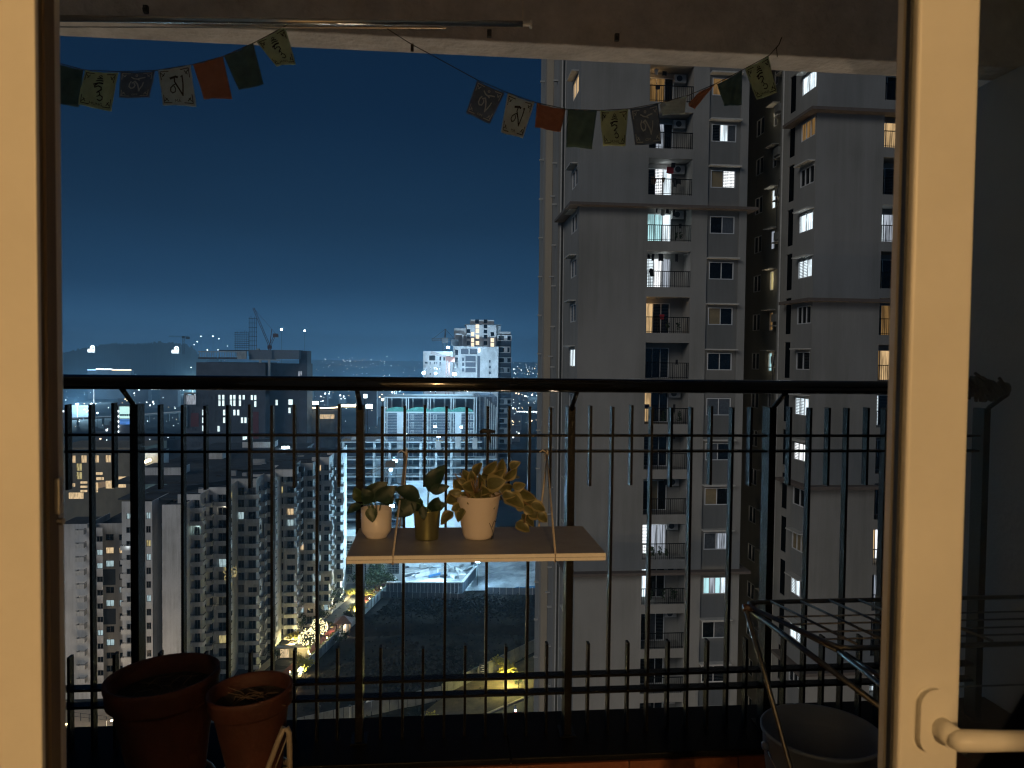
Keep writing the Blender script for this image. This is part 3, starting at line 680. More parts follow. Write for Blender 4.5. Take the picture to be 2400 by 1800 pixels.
S2 = [((1118, 188), (1183, 217), (1148, 290), (1092, 266), F_d, 'OM', ink_l), ((1190, 217), (1253, 240), (1225, 325), (1174, 310), F_w, 'MA', ink), ((1258, 241), (1326, 256), (1314, 309), (1253, 299), F_o, None, ink),
      ((1330, 256), (1399, 259), (1388, 349), (1327, 345), F_g, None, ink), ((1406, 259), (1473, 255), (1466, 342), (1413, 343), F_y, 'HUNG', ink), ((1477, 255), (1543, 242), (1549, 338), (1489, 340), F_d, 'OM', ink_l),
      ((1546, 242), (1610, 224), (1606, 266), (1552, 271), F_w, None, ink), ((1640, 214), (1677, 196), (1626, 258), (1612, 244), F_o, None, ink), ((1681, 197), (1740, 164), (1738, 246), (1696, 250), F_g, None, ink), ((1745, 162), (1800, 132), (1821, 217), (1773, 234), F_y, 'HUNG', ink)]
for t, Sx in ((s1, S1), (s2, S2)):
    for k, (a, b_, c, d, f_, g, i_) in enumerate(Sx): flag(t, (a, b_, c, d), f_, g, i_, seed=k + (50 if t is s2 else 0))
cord_m = mat('flag_cord', (.05, .035, .02), .9)
def strip(t, pts): MB().tube([at(x, y, Y=2.150 if k not in (0, len(pts) - 1) else 2.165) for k, (x, y) in enumerate(pts)], .0012, 6).obj('cord', cord_m, t, True)
strip(s1, [(20, 118), (112, 141), (198, 164), (280, 168), (367, 165), (450, 152), (524, 132), (598, 99), (669, 61), (677, 54)])
strip(s2, [(905, 66), (965, 104), (1010, 128), (1118, 187), (1186, 216), (1255, 240), (1328, 256), (1402, 259), (1475, 255), (1544, 242), (1612, 224), (1678, 196), (1742, 163), (1803, 130), (1826, 104)])
m = MB(); p = at(966, 110, Y=2.14); m.box(p.x - .004, p.x + .004, p.y - .003, p.y + .003, p.z - .012, p.z + .008); m.tube([at(1826, 104, Y=2.165), at(1820, 112, Y=2.14), at(1822, 134, Y=2.14)], .0012, 5)
m.tube([at(1826, 104, Y=2.165), at(1832, 88, Y=2.18)], .0016, 5); m.obj('knot', cord_m, s2)
# =================================================================== ground, roads
def sheet(name, pts, z, m, kind='structure', label=None):
    b = MB(); b.v = [(x, y, z) for x, y in pts]; b.f = [tuple(range(len(pts)))]; b.m = [0]
    o = b.obj(name, m); return tag(o, label, kind=kind)
g = at
def GP(px, py, z=GZ): p = at(px, py, Z=z); return (p.x, p.y)
gb = MB(); zg = GZ - .3
for (x0, x1, y0, y1) in ((-9000, 9000, -400, 145), (-9000, -40, 145, 312), (75, 9000, 145, 312), (-9000, 9000, 312, 14000)): gb.quad((x0, y0, zg), (x1, y0, zg), (x1, y1, zg), (x0, y1, zg))
tag(gb.obj('ground', mat('night_ground', (.045, .045, .045), .95, var=.5, scale=.02, spec=.1)), kind='structure')
# field: relief mesh
def relief(name, x0, x1, y0, y1, nx, ny, fz, m, mask=None):
    b = MB(); idx = {}
    for j in range(ny + 1):
        for i in range(nx + 1):
            x = x0 + (x1 - x0) * i / nx; y = y0 + (y1 - y0) * j / ny; b.v.append((x, y, fz(x, y)))
    for j in range(ny):
        for i in range(nx): a = j * (nx + 1) + i; b.f.append((a, a + 1, a + nx + 2, a + nx + 1)); b.m.append(0)
    return tag(b.obj(name, m, None, True), kind='structure')
from mathutils import noise
def fz(x, y):
    h = 1.1 * noise.noise(Vector((x * .06, y * .06, 1))) + .5 * noise.noise(Vector((x * .22, y * .22, 4)))
    rub = math.exp(-((x + 6) / 11) ** 2 - ((y - 192) / 8) ** 2); h += rub * (1.2 + 1.6 * noise.noise(Vector((x * .7, y * .7, 2))))
    hole = math.exp(-((x + 17) / 5) ** 2 - ((y - 201) / 6) ** 2); h -= 3.5 * hole
    d = abs(y - (217 - .12 * x + 1.5 * math.sin(x * .1))); h -= 2.6 * math.exp(-(d / 2.6) ** 2)          # ditch
    if y > 240: h *= .4
    return GZ + h - .2
relief('field', -40, 75, 145, 252.5, 150, 140, fz, soil_field)
# site yard behind the retaining wall, a little lower and floodlit
def yz(x, y):
    return GZ + .9 * noise.noise(Vector((x * .12, y * .12, 7))) + .35 * noise.noise(Vector((x * .5, y * .5, 3))) + max(0, (x - 10) * .10) + (0 if y > 253.6 else -1)
relief('site_yard', -40, 75, 252.6, 312, 110, 60, yz, yard)
# street beside the long block: road, red track, kerb, verge
_p, _q = Vector(GP(643, 1553)), Vector(GP(769, 1445)); a0, a1 = _p - (_q - _p) * .6, _q + (_q - _p) * 1.05
dr = (a1 - a0).normalized(); nr = Vector((dr.y, -dr.x))
def along(o0, o1, z, name, m, s0=0, s1=None):
    p, q = a0 + dr * s0, (a1 if s1 is None else a0 + dr * s1)
    return sheet(name, [tuple(p + nr * o0), tuple(p + nr * o1), tuple(q + nr * o1), tuple(q + nr * o0)], z, m)
along(0, 4.6, GZ + .04, 'road', asphalt); along(4.6, 6.6, GZ + .045, 'track', track_red); along(6.6, 9.6, GZ + .05, 'verge', mat('lit_lawn', (.07, .10, .025), .9, var=.3, scale=.6)); along(-2.2, 0, GZ + .16, 'pavement', pave)
bw = MB(); p, q = a0 + nr * 9.8, a1 + nr * 9.8
bw.obox((p.x, p.y, GZ + 1.2), (q.x, q.y, GZ + 1.2), .25, 2.6); L = (q - p).length
for k in range(int(L / 3)):
    c = p + (q - p) * (k * 3 / L); bw.box(c.x - .25, c.x + .25, c.y - .25, c.y + .25, GZ, GZ + 2.75)
tag(bw.obj('boundary_wall', concrete), 'long pale boundary wall between the lit garden path and the dark field', 'wall')
# lower right: hoarding fence, street, verge
h0, h1 = Vector(GP(690, 1720)), Vector(GP(1035, 1640)); h2 = Vector(GP(1262, 1525)); 
hf = thing0('hoarding', 'grey sheet metal hoarding running up to the tower along the dark field', 'hoarding')
def panels(pa, pb, n, hgt, par, m_, nm='panel', th=.08, jit=.03):
    for k in range(n):
        u = pa.lerp(pb, k / n); v = pa.lerp(pb, (k + .93) / n); bb = MB()
        bb.obox((u.x, u.y, GZ + hgt / 2 + random.uniform(-jit, jit)), (v.x, v.y, GZ + hgt / 2 + random.uniform(-jit, jit)), th, hgt); bb.obj(nm, m_, par)
hoard_m = mat('grey_sheet_metal', (.20, .205, .215), .6, var=.2, scale=.6)
panels(h0, h1, 16, 3.2, hf, hoard_m); panels(h1, h2, 18, 3.6, hf, hoard_m)
sg = at(1134, 1563, D=h1.lerp(h2, .35).y * 1.005)
m = MB(); sgt = empty('sign_board', (sg.x, sg.y - .5, GZ), 'dark square sign board with white lines standing by the hoarding', 'sign')
m.box(-1.1, 1.1, -.06, .06, 2.0, 5.0); m.obj('board', mat('sign_board_face', (.03, .03, .035), .6), sgt)
m = MB(); m.box(-.9, -.8, -.0, .08, 0, 2.0); m.box(.8, .9, 0, .08, 0, 2.0); m.obj('leg', steel_dk, sgt)
m = MB()
for z, a_, b_ in ((4.5, -.6, .7), (4.1, -.8, .2), (3.6, -.5, .8), (3.1, -.8, .6), (2.6, -.7, .1)): m.obox((a_, -.07, z), (b_, -.07, z + .18), .02, .14)
m.obj('white_lines', win_frame, sgt)
r0_, r1_ = Vector(GP(1075, 1712)), Vector(GP(1262, 1630)); rd = (r1_ - r0_).normalized(); rn = Vector((rd.y, -rd.x))
sheet('street', [tuple(r0_ - rd * 60), tuple(r0_ - rd * 60 + rn * 9), tuple(r1_ + rd * 80 + rn * 9), tuple(r1_ + rd * 80)], GZ + .9, asphalt)
kb = MB(); p, q = r0_ - rd * 60, r1_ + rd * 80; kb.obox((p.x, p.y, GZ + .97), (q.x, q.y, GZ + .97), .5, .22); tag(kb.obj('street_kerb', pave), kind='structure')
sheet('verge', [GP(960, 1705), GP(1075, 1722), GP(1262, 1640), GP(1262, 1540), GP(1060, 1625)], GZ + .85, mat('dry_verge', (.11, .085, .05), .95, var=.4, scale=.3))
# podium drive at the lower left
pd = [GP(150, 1648), GP(330, 1660), GP(330, 1790), GP(120, 1790)]
sheet('drive', pd, GZ + .5, mat('pale_drive', (.52, .46, .38), .85, var=.12, scale=.3))
fe = thing0('fence', 'thin post and rail fence on the warm lit drive in the bottom left corner', 'fence')
f0, f1 = Vector(GP(150, 1690)), Vector(GP(330, 1712))
for k in range(10):
    c = f0.lerp(f1, k / 9); MB().box(c.x - .05, c.x + .05, c.y - .05, c.y + .05, GZ + .5, GZ + 2.2).obj('post', steel_dk, fe)
for z in (1.3, 2.1): MB().obox((f0.x, f0.y, GZ + z), (f1.x, f1.y, GZ + z), .05, .05).obj('rail', steel_dk, fe)

# =================================================================== the tall tower opposite
ST = 3.04
def win_unit(parent, O, U, N, ua, ub, za, zb, panes, mull=1, fr_=.055, nm='window'):
    """framed sliding window set in a hole: frame with one pane part per leaf"""
    O, U, N = Vector(O), Vector(U), Vector(N)
    def P(u, z, d): return O + U * u + Vector((0, 0, z)) - N * d
    m = MB()
    def bar(u0_, u1_, z0_, z1_):
        a, b_ = P(u0_, z0_, -.02), P(u1_, z1_, .06); m.box(a.x, b_.x, a.y, b_.y, a.z, b_.z)
    bar(ua, ub, za, za + fr_); bar(ua, ub, zb - fr_, zb); bar(ua, ua + fr_, za + fr_, zb - fr_); bar(ub - fr_, ub, za + fr_, zb - fr_)
    n = len(panes); w = (ub - ua - 2 * fr_) / n
    for k in range(1, n): bar(ua + fr_ + w * k - fr_ * .4, ua + fr_ + w * k + fr_ * .4, za + fr_, zb - fr_)
    f = m.obj(nm, win_frame, parent)
    for k, pm_ in enumerate(panes):
        a, b_ = P(ua + fr_ + w * k + .012, za + fr_, .050), P(ua + fr_ + w * (k + 1) - .012, zb - fr_, .055)
        q = MB(); q.box(a.x, b_.x, a.y, b_.y, a.z, b_.z); q.obj('pane', pm_, f)
        if pm_ in (G_cool, G_white, dark_glass) and (hash((round(ua, 1), round(za, 1), k)) % 3 == 0) and n > 1 and ub - ua > 1.2:
            s_ = MB(); zz = za + fr_ + .06
            while zz < zb - fr_ - .03:
                a, b_ = P(ua + fr_ + w * k + .02, zz, .028), P(ua + fr_ + w * (k + 1) - .02, zz + .028, .042); s_.box(a.x, b_.x, a.y, b_.y, a.z, b_.z); zz += .10
            s_.obj('louvre_slat', slat_m, f)
    return f
RAILM = {}
def balcony_rail_mesh(w):
    key = round(w, 2)
    if key not in RAILM:
        m = MB(); m.box(0, w, -.03, .03, 1.03, 1.08); m.box(0, w, -.015, .015, .08, .11)
        n = int(w / .13)
        for k in range(n + 1): x = w * k / n; t_ = .022 if k % 7 == 0 or k == n else .009; m.box(max(0, x - t_), min(w, x + t_), -.012, .012, .0, 1.03)
        RAILM[key] = m.mesh('railing', black_iron)
    return RAILM[key]
CL = [mat('laundry_black', (.02, .02, .025), .9), mat('laundry_red', (.35, .02, .03), .9), mat('laundry_brown', (.16, .09, .05), .9), mat('laundry_blue', (.05, .07, .16), .9), mat('laundry_cream', (.5, .45, .38), .9)]
pot_green = mat('balcony_plant', (.03, .06, .02), .8, var=.4, scale=8)
def plantlet(m, x, y, z, h, q):
    for _ in range(34):
        a, r_ = q.uniform(0, 6.28), q.uniform(0, .22) * h
        c = Vector((x + r_ * math.cos(a), y + r_ * math.sin(a), z + q.uniform(.2, 1) * h)); s_ = .07 + .05 * q.random()
        d1 = Vector((q.uniform(-1, 1), q.uniform(-1, 1), q.uniform(-1, 1))).normalized() * s_; d2 = d1.orthogonal().normalized() * s_ * .5
        m.quad(c - d1, c - d2, c + d1, c + d2)
TW = thing0('apartment_tower', 'tall grey apartment tower right of centre with lit balconies stacked down its face', 'tower')
tw_x0, tw_x1, Yt = 9.08, 20.42, 50.0
BX0, BX1, WX0, WX1 = 13.66, 16.63, 17.93, 19.62
holes = []; side = []
K0, K1 = -20, 12
for k in range(K0, K1):
    z = ST * k
    holes.append((BX0, BX1, z + .02, z + 2.42, 1.55)); holes.append((WX0, WX1, z + .62, z + 1.78, .16)); side.append((.9, 3.0, z + .75, z + 1.95, .10))
b = MB()
b.facade((0, Yt, 0), (1, 0, 0), (0, -1, 0), tw_x0, 17.72, GZ, ST * K1 + 1, [h for h in holes if h[1] < 17])
b.facade((0, Yt + .12, 0), (1, 0, 0), (0, -1, 0), 17.72, 19.9, GZ, ST * K1 + 1, [h for h in holes if h[1] > 17])
b.facade((0, Yt, 0), (1, 0, 0), (0, -1, 0), 19.9, tw_x1, GZ, ST * K1 + 1)
b.quad((17.72, Yt, GZ), (17.72, Yt + .12, GZ), (17.72, Yt + .12, ST * K1 + 1), (17.72, Yt, ST * K1 + 1)); b.quad((19.9, Yt, GZ), (19.9, Yt, ST * K1 + 1), (19.9, Yt + .12, ST * K1 + 1), (19.9, Yt + .12, GZ))
b.facade((tw_x0, Yt, 0), (0, 1, 0), (-1, 0, 0), 0, 6.4, GZ, ST * K1 + 1, side)
zt = ST * K1 + 1
b.quad((tw_x1, Yt, GZ), (tw_x1, 70, GZ), (tw_x1, 70, zt), (tw_x1, Yt, zt)); b.quad((tw_x0, Yt, zt), (tw_x1, Yt, zt), (tw_x1, 70, zt), (tw_x0, 70, zt))
b.facade((0, 56.4, 0), (1, 0, 0), (0, -1, 0), 8.66, 9.09, GZ, zt); b.facade((8.66, 56.4, 0), (0, 1, 0), (-1, 0, 0), 0, 3.3, GZ, zt)
b.facade((0, 59.7, 0), (1, 0, 0), (0, -1, 0), 8.06, 8.67, GZ, zt); b.facade((8.06, 59.7, 0), (0, 1, 0), (-1, 0, 0), 0, 2.8, GZ, zt)
b.quad((8.06, 62.5, GZ), (20.4, 62.5, GZ), (20.4, 62.5, zt), (8.06, 62.5, zt))
b.obj('wall', wall_white, TW)
# window bay panel in its darker paint
b = MB(); b.facade((0, Yt + .115, 0), (1, 0, 0), (0, -1, 0), 17.73, 19.89, GZ, zt, [(h[0] - .001, h[1] + .001, h[2] - .001, h[3] + .001, .03) for h in holes if h[1] > 17])
# only the ring faces of this panel are wanted: drop the closing quads of the shallow recesses
kf = [f for f in range(len(b.f))][: len(b.f) - 5 * (K1 - K0)]
b.f = [b.f[i] for i in kf]; b.m = [b.m[i] for i in kf]; b.obj('bay_panel', wall_dark, TW)
c1 = at(1284, 700, Y=59.4); 
MB().box(c1.x - .24, c1.x + .24, 59.35, 59.698, GZ, zt).obj('tan_pilaster', wall_tan, TW)
for px, yy, rad in ((1268, 62.3, .07), (1298, 59.5, .06), (1300, 59.4, .05), (1312, 56.25, .06), (1320, 56.2, .045), (1340, 53.6, .05)):
    p = at(px, 700, Y=yy); MB().tube([(p.x, yy, GZ), (p.x, yy, zt)], rad, 8).obj('drain_pipe', hood_m, TW, True)
for z in (11.35, -12.95, 35.6, -37.2):
    m = MB(); m.box(8.35, 20.95, 49.35, 50.0, z - .09, z + .09); m.box(8.35, 9.08, 50.0, 56.2, z - .09, z + .09); m.box(20.42, 20.95, 50.0, 54, z - .09, z + .09)
    m.obj('ledge', ledge_m, TW)
hm = MB().box(17.72, 19.86, 49.58, 50.12, 1.96, 2.05).mesh('window_hood', hood_m)
hs = MB().box(8.60, 9.08, 50.95, 53.0, 2.12, 2.2).mesh('window_hood', hood_m)
small = MB().box(-.32, .0, 0, .25, 0, .10).mesh('small_ledge', hood_m)
P_cool = [G_cool, G_cool]
wt = {6: [G_dimwarm, G_dimwarm, dark_glass], 5: [dark_glass, G_cool, grey_glass], 4: [tan_glass, G_white], 3: [dark_glass, grey_glass], 2: [dark_glass, dark_glass], 1: [tan_glass, dark_glass], 0: [dark_glass, dark_glass],
      -1: [grey_glass, grey_glass], -2: [grey_glass, dark_glass], -3: [tan_glass, dark_glass], -4: [grey_glass, G_curtain], -5: [G_cyan, G_curtain, G_cyan, G_cool], -6: [dark_glass, grey_glass], -7: [dark_glass, dark_glass]}
lit_side = {6: G_warm, 0: G_cool, -5: G_cyan}
# balcony fill: (left, door, right panes) , laundry, plants
bt_ = {6: [G_dimwarm, G_dimwarm, dark_glass], 5: [dark_glass, G_curtain, dark_glass], 4: [dark_glass, G_white, G_cool], 3: [G_cyan, G_cyan, G_cool], 2: [G_cool, G_white, G_curtain], 1: [G_warm, dark_glass, dark_glass], 0: [dark_glass, dark_glass, dark_glass],
       -1: [G_warm, dark_glass, dark_glass], -2: [dark_glass] * 3, -3: [dark_glass, tan_glass, dark_glass], -4: [G_white, G_curtain, G_curtain], -5: [G_cool, dark_glass, dark_glass], -6: [dark_glass, grey_glass, dark_glass]}
q = random.Random(21)
for k in range(-11, 8):
    z = ST * k
    win_unit(TW, (0, Yt + .12, 0), (1, 0, 0), (0, -1, 0), WX0, WX1, z + .62, z + 1.78, wt.get(k, [dark_glass, dark_glass]))
    if k not in (3, -5, -1): link('window_hood', hm, TW, (0, 0, z + .0))
    ls = lit_side.get(k, dark_glass)
    win_unit(TW, (tw_x0 + .03, Yt, 0), (0, 1, 0), (-1, 0, 0), .9, 3.0, z + .75, z + 1.95, [ls, ls])
    link('window_hood', hs, TW, (0, 0, z))
    # balcony: glazed door wall, railing, things
    pn = bt_.get(k, [dark_glass] * 3); yb_ = Yt + 1.55
    win_unit(TW, (0, yb_ - .06, 0), (1, 0, 0), (0, -1, 0), BX0 + .25, BX0 + 2.05, z + .03, z + 2.1, pn, nm='balcony_door')
    link('railing', balcony_rail_mesh(BX1 - BX0 - .02), TW, (BX0 + .01, Yt + .04, z + .02))
    # air conditioner unit on the balcony wall
    if q.random() < .7:
        m = MB(); m.box(BX1 - .95, BX1 - .15, yb_ - .36, yb_ - .04, z + 1.75, z + 2.28); ac = m.obj('air_conditioner', mat('ac_white', (.45, .45, .44), .5), TW)
        MB().tube([(BX1 - .62, yb_ - .365, z + 2.02), (BX1 - .62, yb_ - .39, z + 2.02)], .2, 16).obj('fan_grille', slat_m, ac)
    lit = pn[0] not in (dark_glass, tan_glass) or pn[1] not in (dark_glass, tan_glass, grey_glass)
    n = {4: 9, 3: 5, 2: 6}.get(k, q.choice((0, 1, 3)))
    for j in range(n):
        x = BX0 + .2 + q.random() * 2.2; w = q.uniform(.12, .34); hz = z + (2.3 if q.random() < .5 else 1.3); dz = q.uniform(.25, .6)
        if k == 4 and j == 0: x, w, hz, dz, mm = BX0 + 1.5, .48, z + 2.1, .42, CL[1]
        else: mm = CL[0] if q.random() < .6 else q.choice(CL)
        m = MB(); yy = Yt + .5 + q.uniform(0, .5)
        m.v = [(x, yy, hz), (x + w, yy, hz), (x + w + q.uniform(-.06, .06), yy + .06, hz - dz), (x + w * .5, yy + .1, hz - dz * q.uniform(.8, 1.1)), (x + q.uniform(-.06, .06), yy + .04, hz - dz)]; m.f = [(0, 1, 2, 3, 4)]; m.m = [0]
        o = m.obj('laundry', mm, TW); sd = o.modifiers.new('t', 'SOLIDIFY'); sd.thickness = .02
    if k in (3, 1, -1, -5) or q.random() < .3:
        m = MB()
        for _ in range(q.randint(2, 5)): plantlet(m, BX0 + .3 + q.random() * 2.3, Yt + .3, z + .1, q.uniform(.5, .9), q)
        m.obj('balcony_plants', pot_green, TW)
    if k in (4, 3, 2, -4): lamp('POINT', (BX0 + 1.4, yb_ - .5, z + 2.1), 5.0, (.85, .95, 1), .1, TW, 'balcony_light')
    if k in (6, 1): lamp('POINT', (BX0 + .6, yb_ - .5, z + 2.0), 3.5, (1, .6, .25), .1, TW, 'balcony_light')
    link('small_ledge', small, TW, (8.06, 60.3, z + 1.6)); link('small_ledge', small, TW, (8.66, 57.2, z + .6)); 
    if k % 2 == 0: link('small_ledge', small, TW, (8.66, 58.2, z + 1.4))

# ------------------------------------------------------------------ second tower wing, nearer on the right
T2 = thing0('apartment_tower', 'nearer grey tower wing at the right, with tall dark stair slots and side windows', 'tower')
X2_, Y2 = 24.05, 47.8
fb0, fb1 = at(2062, 700, Y=Y2).x, at(2062, 700, Y=Y2).x + 3.0
h1_, h2_ = [], []
for k in range(K0, K1):
    z = ST * k; h1_.append((fb0, fb1, z + .02, z + 2.42, 1.55)); h2_ += [(.20, 2.15, z + .72, z + 1.9, .10), (3.05, 3.95, z + .1, z + 2.6, .10)]
b = MB(); b.facade((0, Y2, 0), (1, 0, 0), (0, -1, 0), X2_, 36, GZ, zt, h1_)
b.facade((X2_, Y2, 0), (0, 1, 0), (-1, 0, 0), 0, 5.3, GZ, zt, h2_)
b.quad((X2_, Y2, zt), (36, Y2, zt), (36, 68, zt), (X2_, 68, zt)); b.quad((36, Y2, GZ), (36, 68, GZ), (36, 68, zt), (36, Y2, zt))
b.obj('wall', wall_white, T2)
b = MB(); b.facade((0, 53.1, 0), (1, 0, 0), (0, -1, 0), X2_, 24.8, GZ, zt)
rc = []
for k in range(K0, K1): rc += [(2.3, 2.9, ST * k + .5, ST * k + 1.9, .08), (4.6, 6.0, ST * k + .6, ST * k + 1.9, .08)]
b.facade((24.8, 53.1, 0), (0, 1, 0), (-1, 0, 0), 0, 9, GZ, zt, rc); b.facade((0, 62.1, 0), (1, 0, 0), (0, -1, 0), 20.4, 24.8, GZ, zt)
b.obj('recess_wall', wall_recess, T2)
# shallow black sheets stand in for the unlit depth of the stair slots
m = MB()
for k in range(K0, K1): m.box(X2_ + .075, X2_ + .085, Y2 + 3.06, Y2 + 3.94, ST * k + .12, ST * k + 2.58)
m.obj('slot_back', mat('slot_shade', (.003, .003, .003), .9, spec=0), T2)
for z in (17.35, 5.25, -6.9, -19.1, -31.2, 29.5):
    m = MB(); m.box(23.4, 36.2, 47.15, 47.8, z - .1, z + .1); m.box(23.4, 24.05, 47.8, 51.4, z - .1, z + .1); m.obj('ledge', ledge_m, T2)
hs2 = MB().box(23.52, 24.05, 47.9, 49.85, 2.06, 2.14).mesh('window_hood', hood_m)
lit2 = {6: G_cool, 5: G_dimwarm, 3: G_cool, 2: G_cool, -1: G_cool, -2: G_white, -4: tan_glass, -5: G_cool, -6: G_cool, -8: G_cool}
bl2 = {5: [G_warm, G_warm], 3: [G_cool, G_curtain], 0: [G_dimwarm, G_warm], -1: [G_cool, dark_glass], -4: [G_warm, G_white], -5: [dark_glass, G_curtain], -7: [G_cool, G_cool], 1: [dark_glass, G_dimwarm]}
ac_m = MB().box(-.45, 0, 0, .75, 0, .55).mesh('air_conditioner', mat('ac_grey', (.33, .33, .31), .6)); lg_m = MB().box(-.55, 0, 0, 1.3, -.07, 0).mesh('small_ledge', hood_m)
for k in range(-11, 8):
    z = ST * k; L = lit2.get(k, dark_glass)
    win_unit(T2, (X2_ + .03, Y2, 0), (0, 1, 0), (-1, 0, 0), .20, 2.15, z + .72, z + 1.9, [dark_glass if (L is G_cool and k == -5) else L, L, L] if k % 3 else [L, L])
    if k not in (5, -3, 1): link('window_hood', hs2, T2, (0, 0, z))
    win_unit(T2, (0, Y2 + 1.49, 0), (1, 0, 0), (0, -1, 0), fb0 + .1, fb0 + 1.9, z + .03, z + 2.1, bl2.get(k, [dark_glass, dark_glass]), nm='balcony_door')
    link('railing', balcony_rail_mesh(2.95), T2, (fb0 + .02, Y2 + .04, z + .02))
    nl = {5: dark_glass, 4: G_cool, 2: G_ry, 0: G_cyan, 1: G_dimwarm, -5: G_cyan, 3: G_curtain}.get(k, grey_glass)
    win_unit(T2, (24.8 + .02, 53.1, 0), (0, 1, 0), (-1, 0, 0), 2.3, 2.9, z + .5, z + 1.9, [nl]); link('small_ledge', lg_m, T2, (24.8, 55.0, z + 2.1))
    win_unit(T2, (24.8 + .02, 53.1, 0), (0, 1, 0), (-1, 0, 0), 4.6, 6.0, z + .6, z + 1.9, [dark_glass, dark_glass])
    if k in (4, 2, 0, -5, 6, -2, -8): lamp('POINT', (24.35, 55.6, z + 1.3), 5.0, (1, .85, .6), .1, T2, 'window_fill_light')  # fill lamps added to brighten the dark recess, some at unlit windows
    if q.random() < .75: link('air_conditioner', ac_m, T2, (24.78, 53.8 + q.random() * .4, z + .9 + q.random() * .3)); link('small_ledge', lg_m, T2, (24.8, 53.5, z + .85))
    if k in (6, 3, 2, -1): lamp('POINT', (X2_ - .16, Y2 + 1.0, z + 1.5), 2.2, (.75, .92, 1), .05, T2, 'window_fill_light')
for px, yy in ((1826, 52.6), (1752, 61.5)):
    p = at(px, 700, Y=yy); MB().tube([(24.7 if yy > 60 else X2_ - .06, yy, GZ), (24.7 if yy > 60 else X2_ - .06, yy, zt)], .06, 8).obj('drain_pipe', hood_m, T2, True)
for k in (0, 4): MB().tube([(X2_ - .1, 52.9, ST * k + 2), (X2_ - .25, 53.0, ST * k + .8), (X2_ - .15, 53.05, ST * k - 1.5)], .03, 6).obj('cable', frame_dark, T2)

# =================================================================== the long stepped block on the left
def simple_win(parent, o_, w, h, mats_, d=.18, nm='window'):
    key = (round(w, 2), round(h, 2), mats_.name)
    if key not in WC:
        m = MB(); f_ = .09; m.cm = 0
        m.box(0, w, -.03, .05, 0, f_); m.box(0, w, -.03, .05, h - f_, h); m.box(0, f_, -.03, .05, f_, h - f_); m.box(w - f_, w, -.03, .05, f_, h - f_); m.box(w / 2 - .04, w / 2 + .04, -.02, .05, f_, h - f_)
        p_ = MB(); p_.box(f_, w - f_, .052, .08, f_, h - f_)
        WC[key] = (m.mesh('window', row_frame), p_.mesh('pane', mats_))
    a, b_ = WC[key]; f = link(nm, a, parent, o_); link('pane', b_, f); return f
WC = {}; row_frame = mat('block_window_frame', (.22, .22, .22), .6)
BAL = {}
def balcony(parent, x, y, z, w, d, side=1, solid=True):
    """cantilevered corner balcony with slab, parapet and grille"""
    key = (round(w, 1), round(d, 1), solid)
    if key not in BAL:
        m = MB(); m.box(0, w, -d, 0, -.16, 0); m.box(0, w, -d, -d + .12, 0, .78 if solid else .15); m.box(w - .12, w, -d + .12, 0, 0, .78 if solid else .15); m.box(0, .12, -d + .12, 0, 0, .78 if solid else .15)
        r_ = MB(); r_.box(0, w, -d + .03, -d + .08, 1.0, 1.06); r_.box(w - .08, w - .03, -d + .08, 0, 1.0, 1.06)
        for k in range(int(w / .22) + 1): r_.box(k * .22, k * .22 + .03, -d + .04, -d + .07, .15, 1.0)
        for k in range(int(d / .22) + 1): r_.box(w - .07, w - .04, -d + .1 + k * .22, -d + .13 + k * .22, .15, 1.0)
        BAL[key] = (m.mesh('balcony', row_wall), r_.mesh('grille', slat_m))
    a, r_ = BAL[key]; o = link('balcony', a, parent, (x, y, z)); link('grille', r_, o); return o
RW = thing0('apartment_block', 'long stepped pale apartment block at the left, receding along the lit path', 'apartment block')
q = random.Random(77)
ZR_ = -30.3
units = [(430, 470, 171, 'A'), (478, 533, 178, 'B'), (553, 601, 188, 'C'), (604, 640, 197, 'D'), (646, 690, 208, 'E'), (698, 733, 218, 'F'), (740, 771, 229, 'G'), (775, 798, 242, 'H')]
geo = []
for (pa, pb, D, nm_) in units:
    a = at(pa, 1300, D=D); b_ = at(pb, 1300, Y=a.y); geo.append((a.x, b_.x, a.y))
def rowwin():
    r_ = q.random()
    return G_rw if r_ < .022 else G_rc if r_ < .045 else G_ry if r_ < .07 else (grey_glass if r_ < .3 else dark_glass)
SR = 3.0
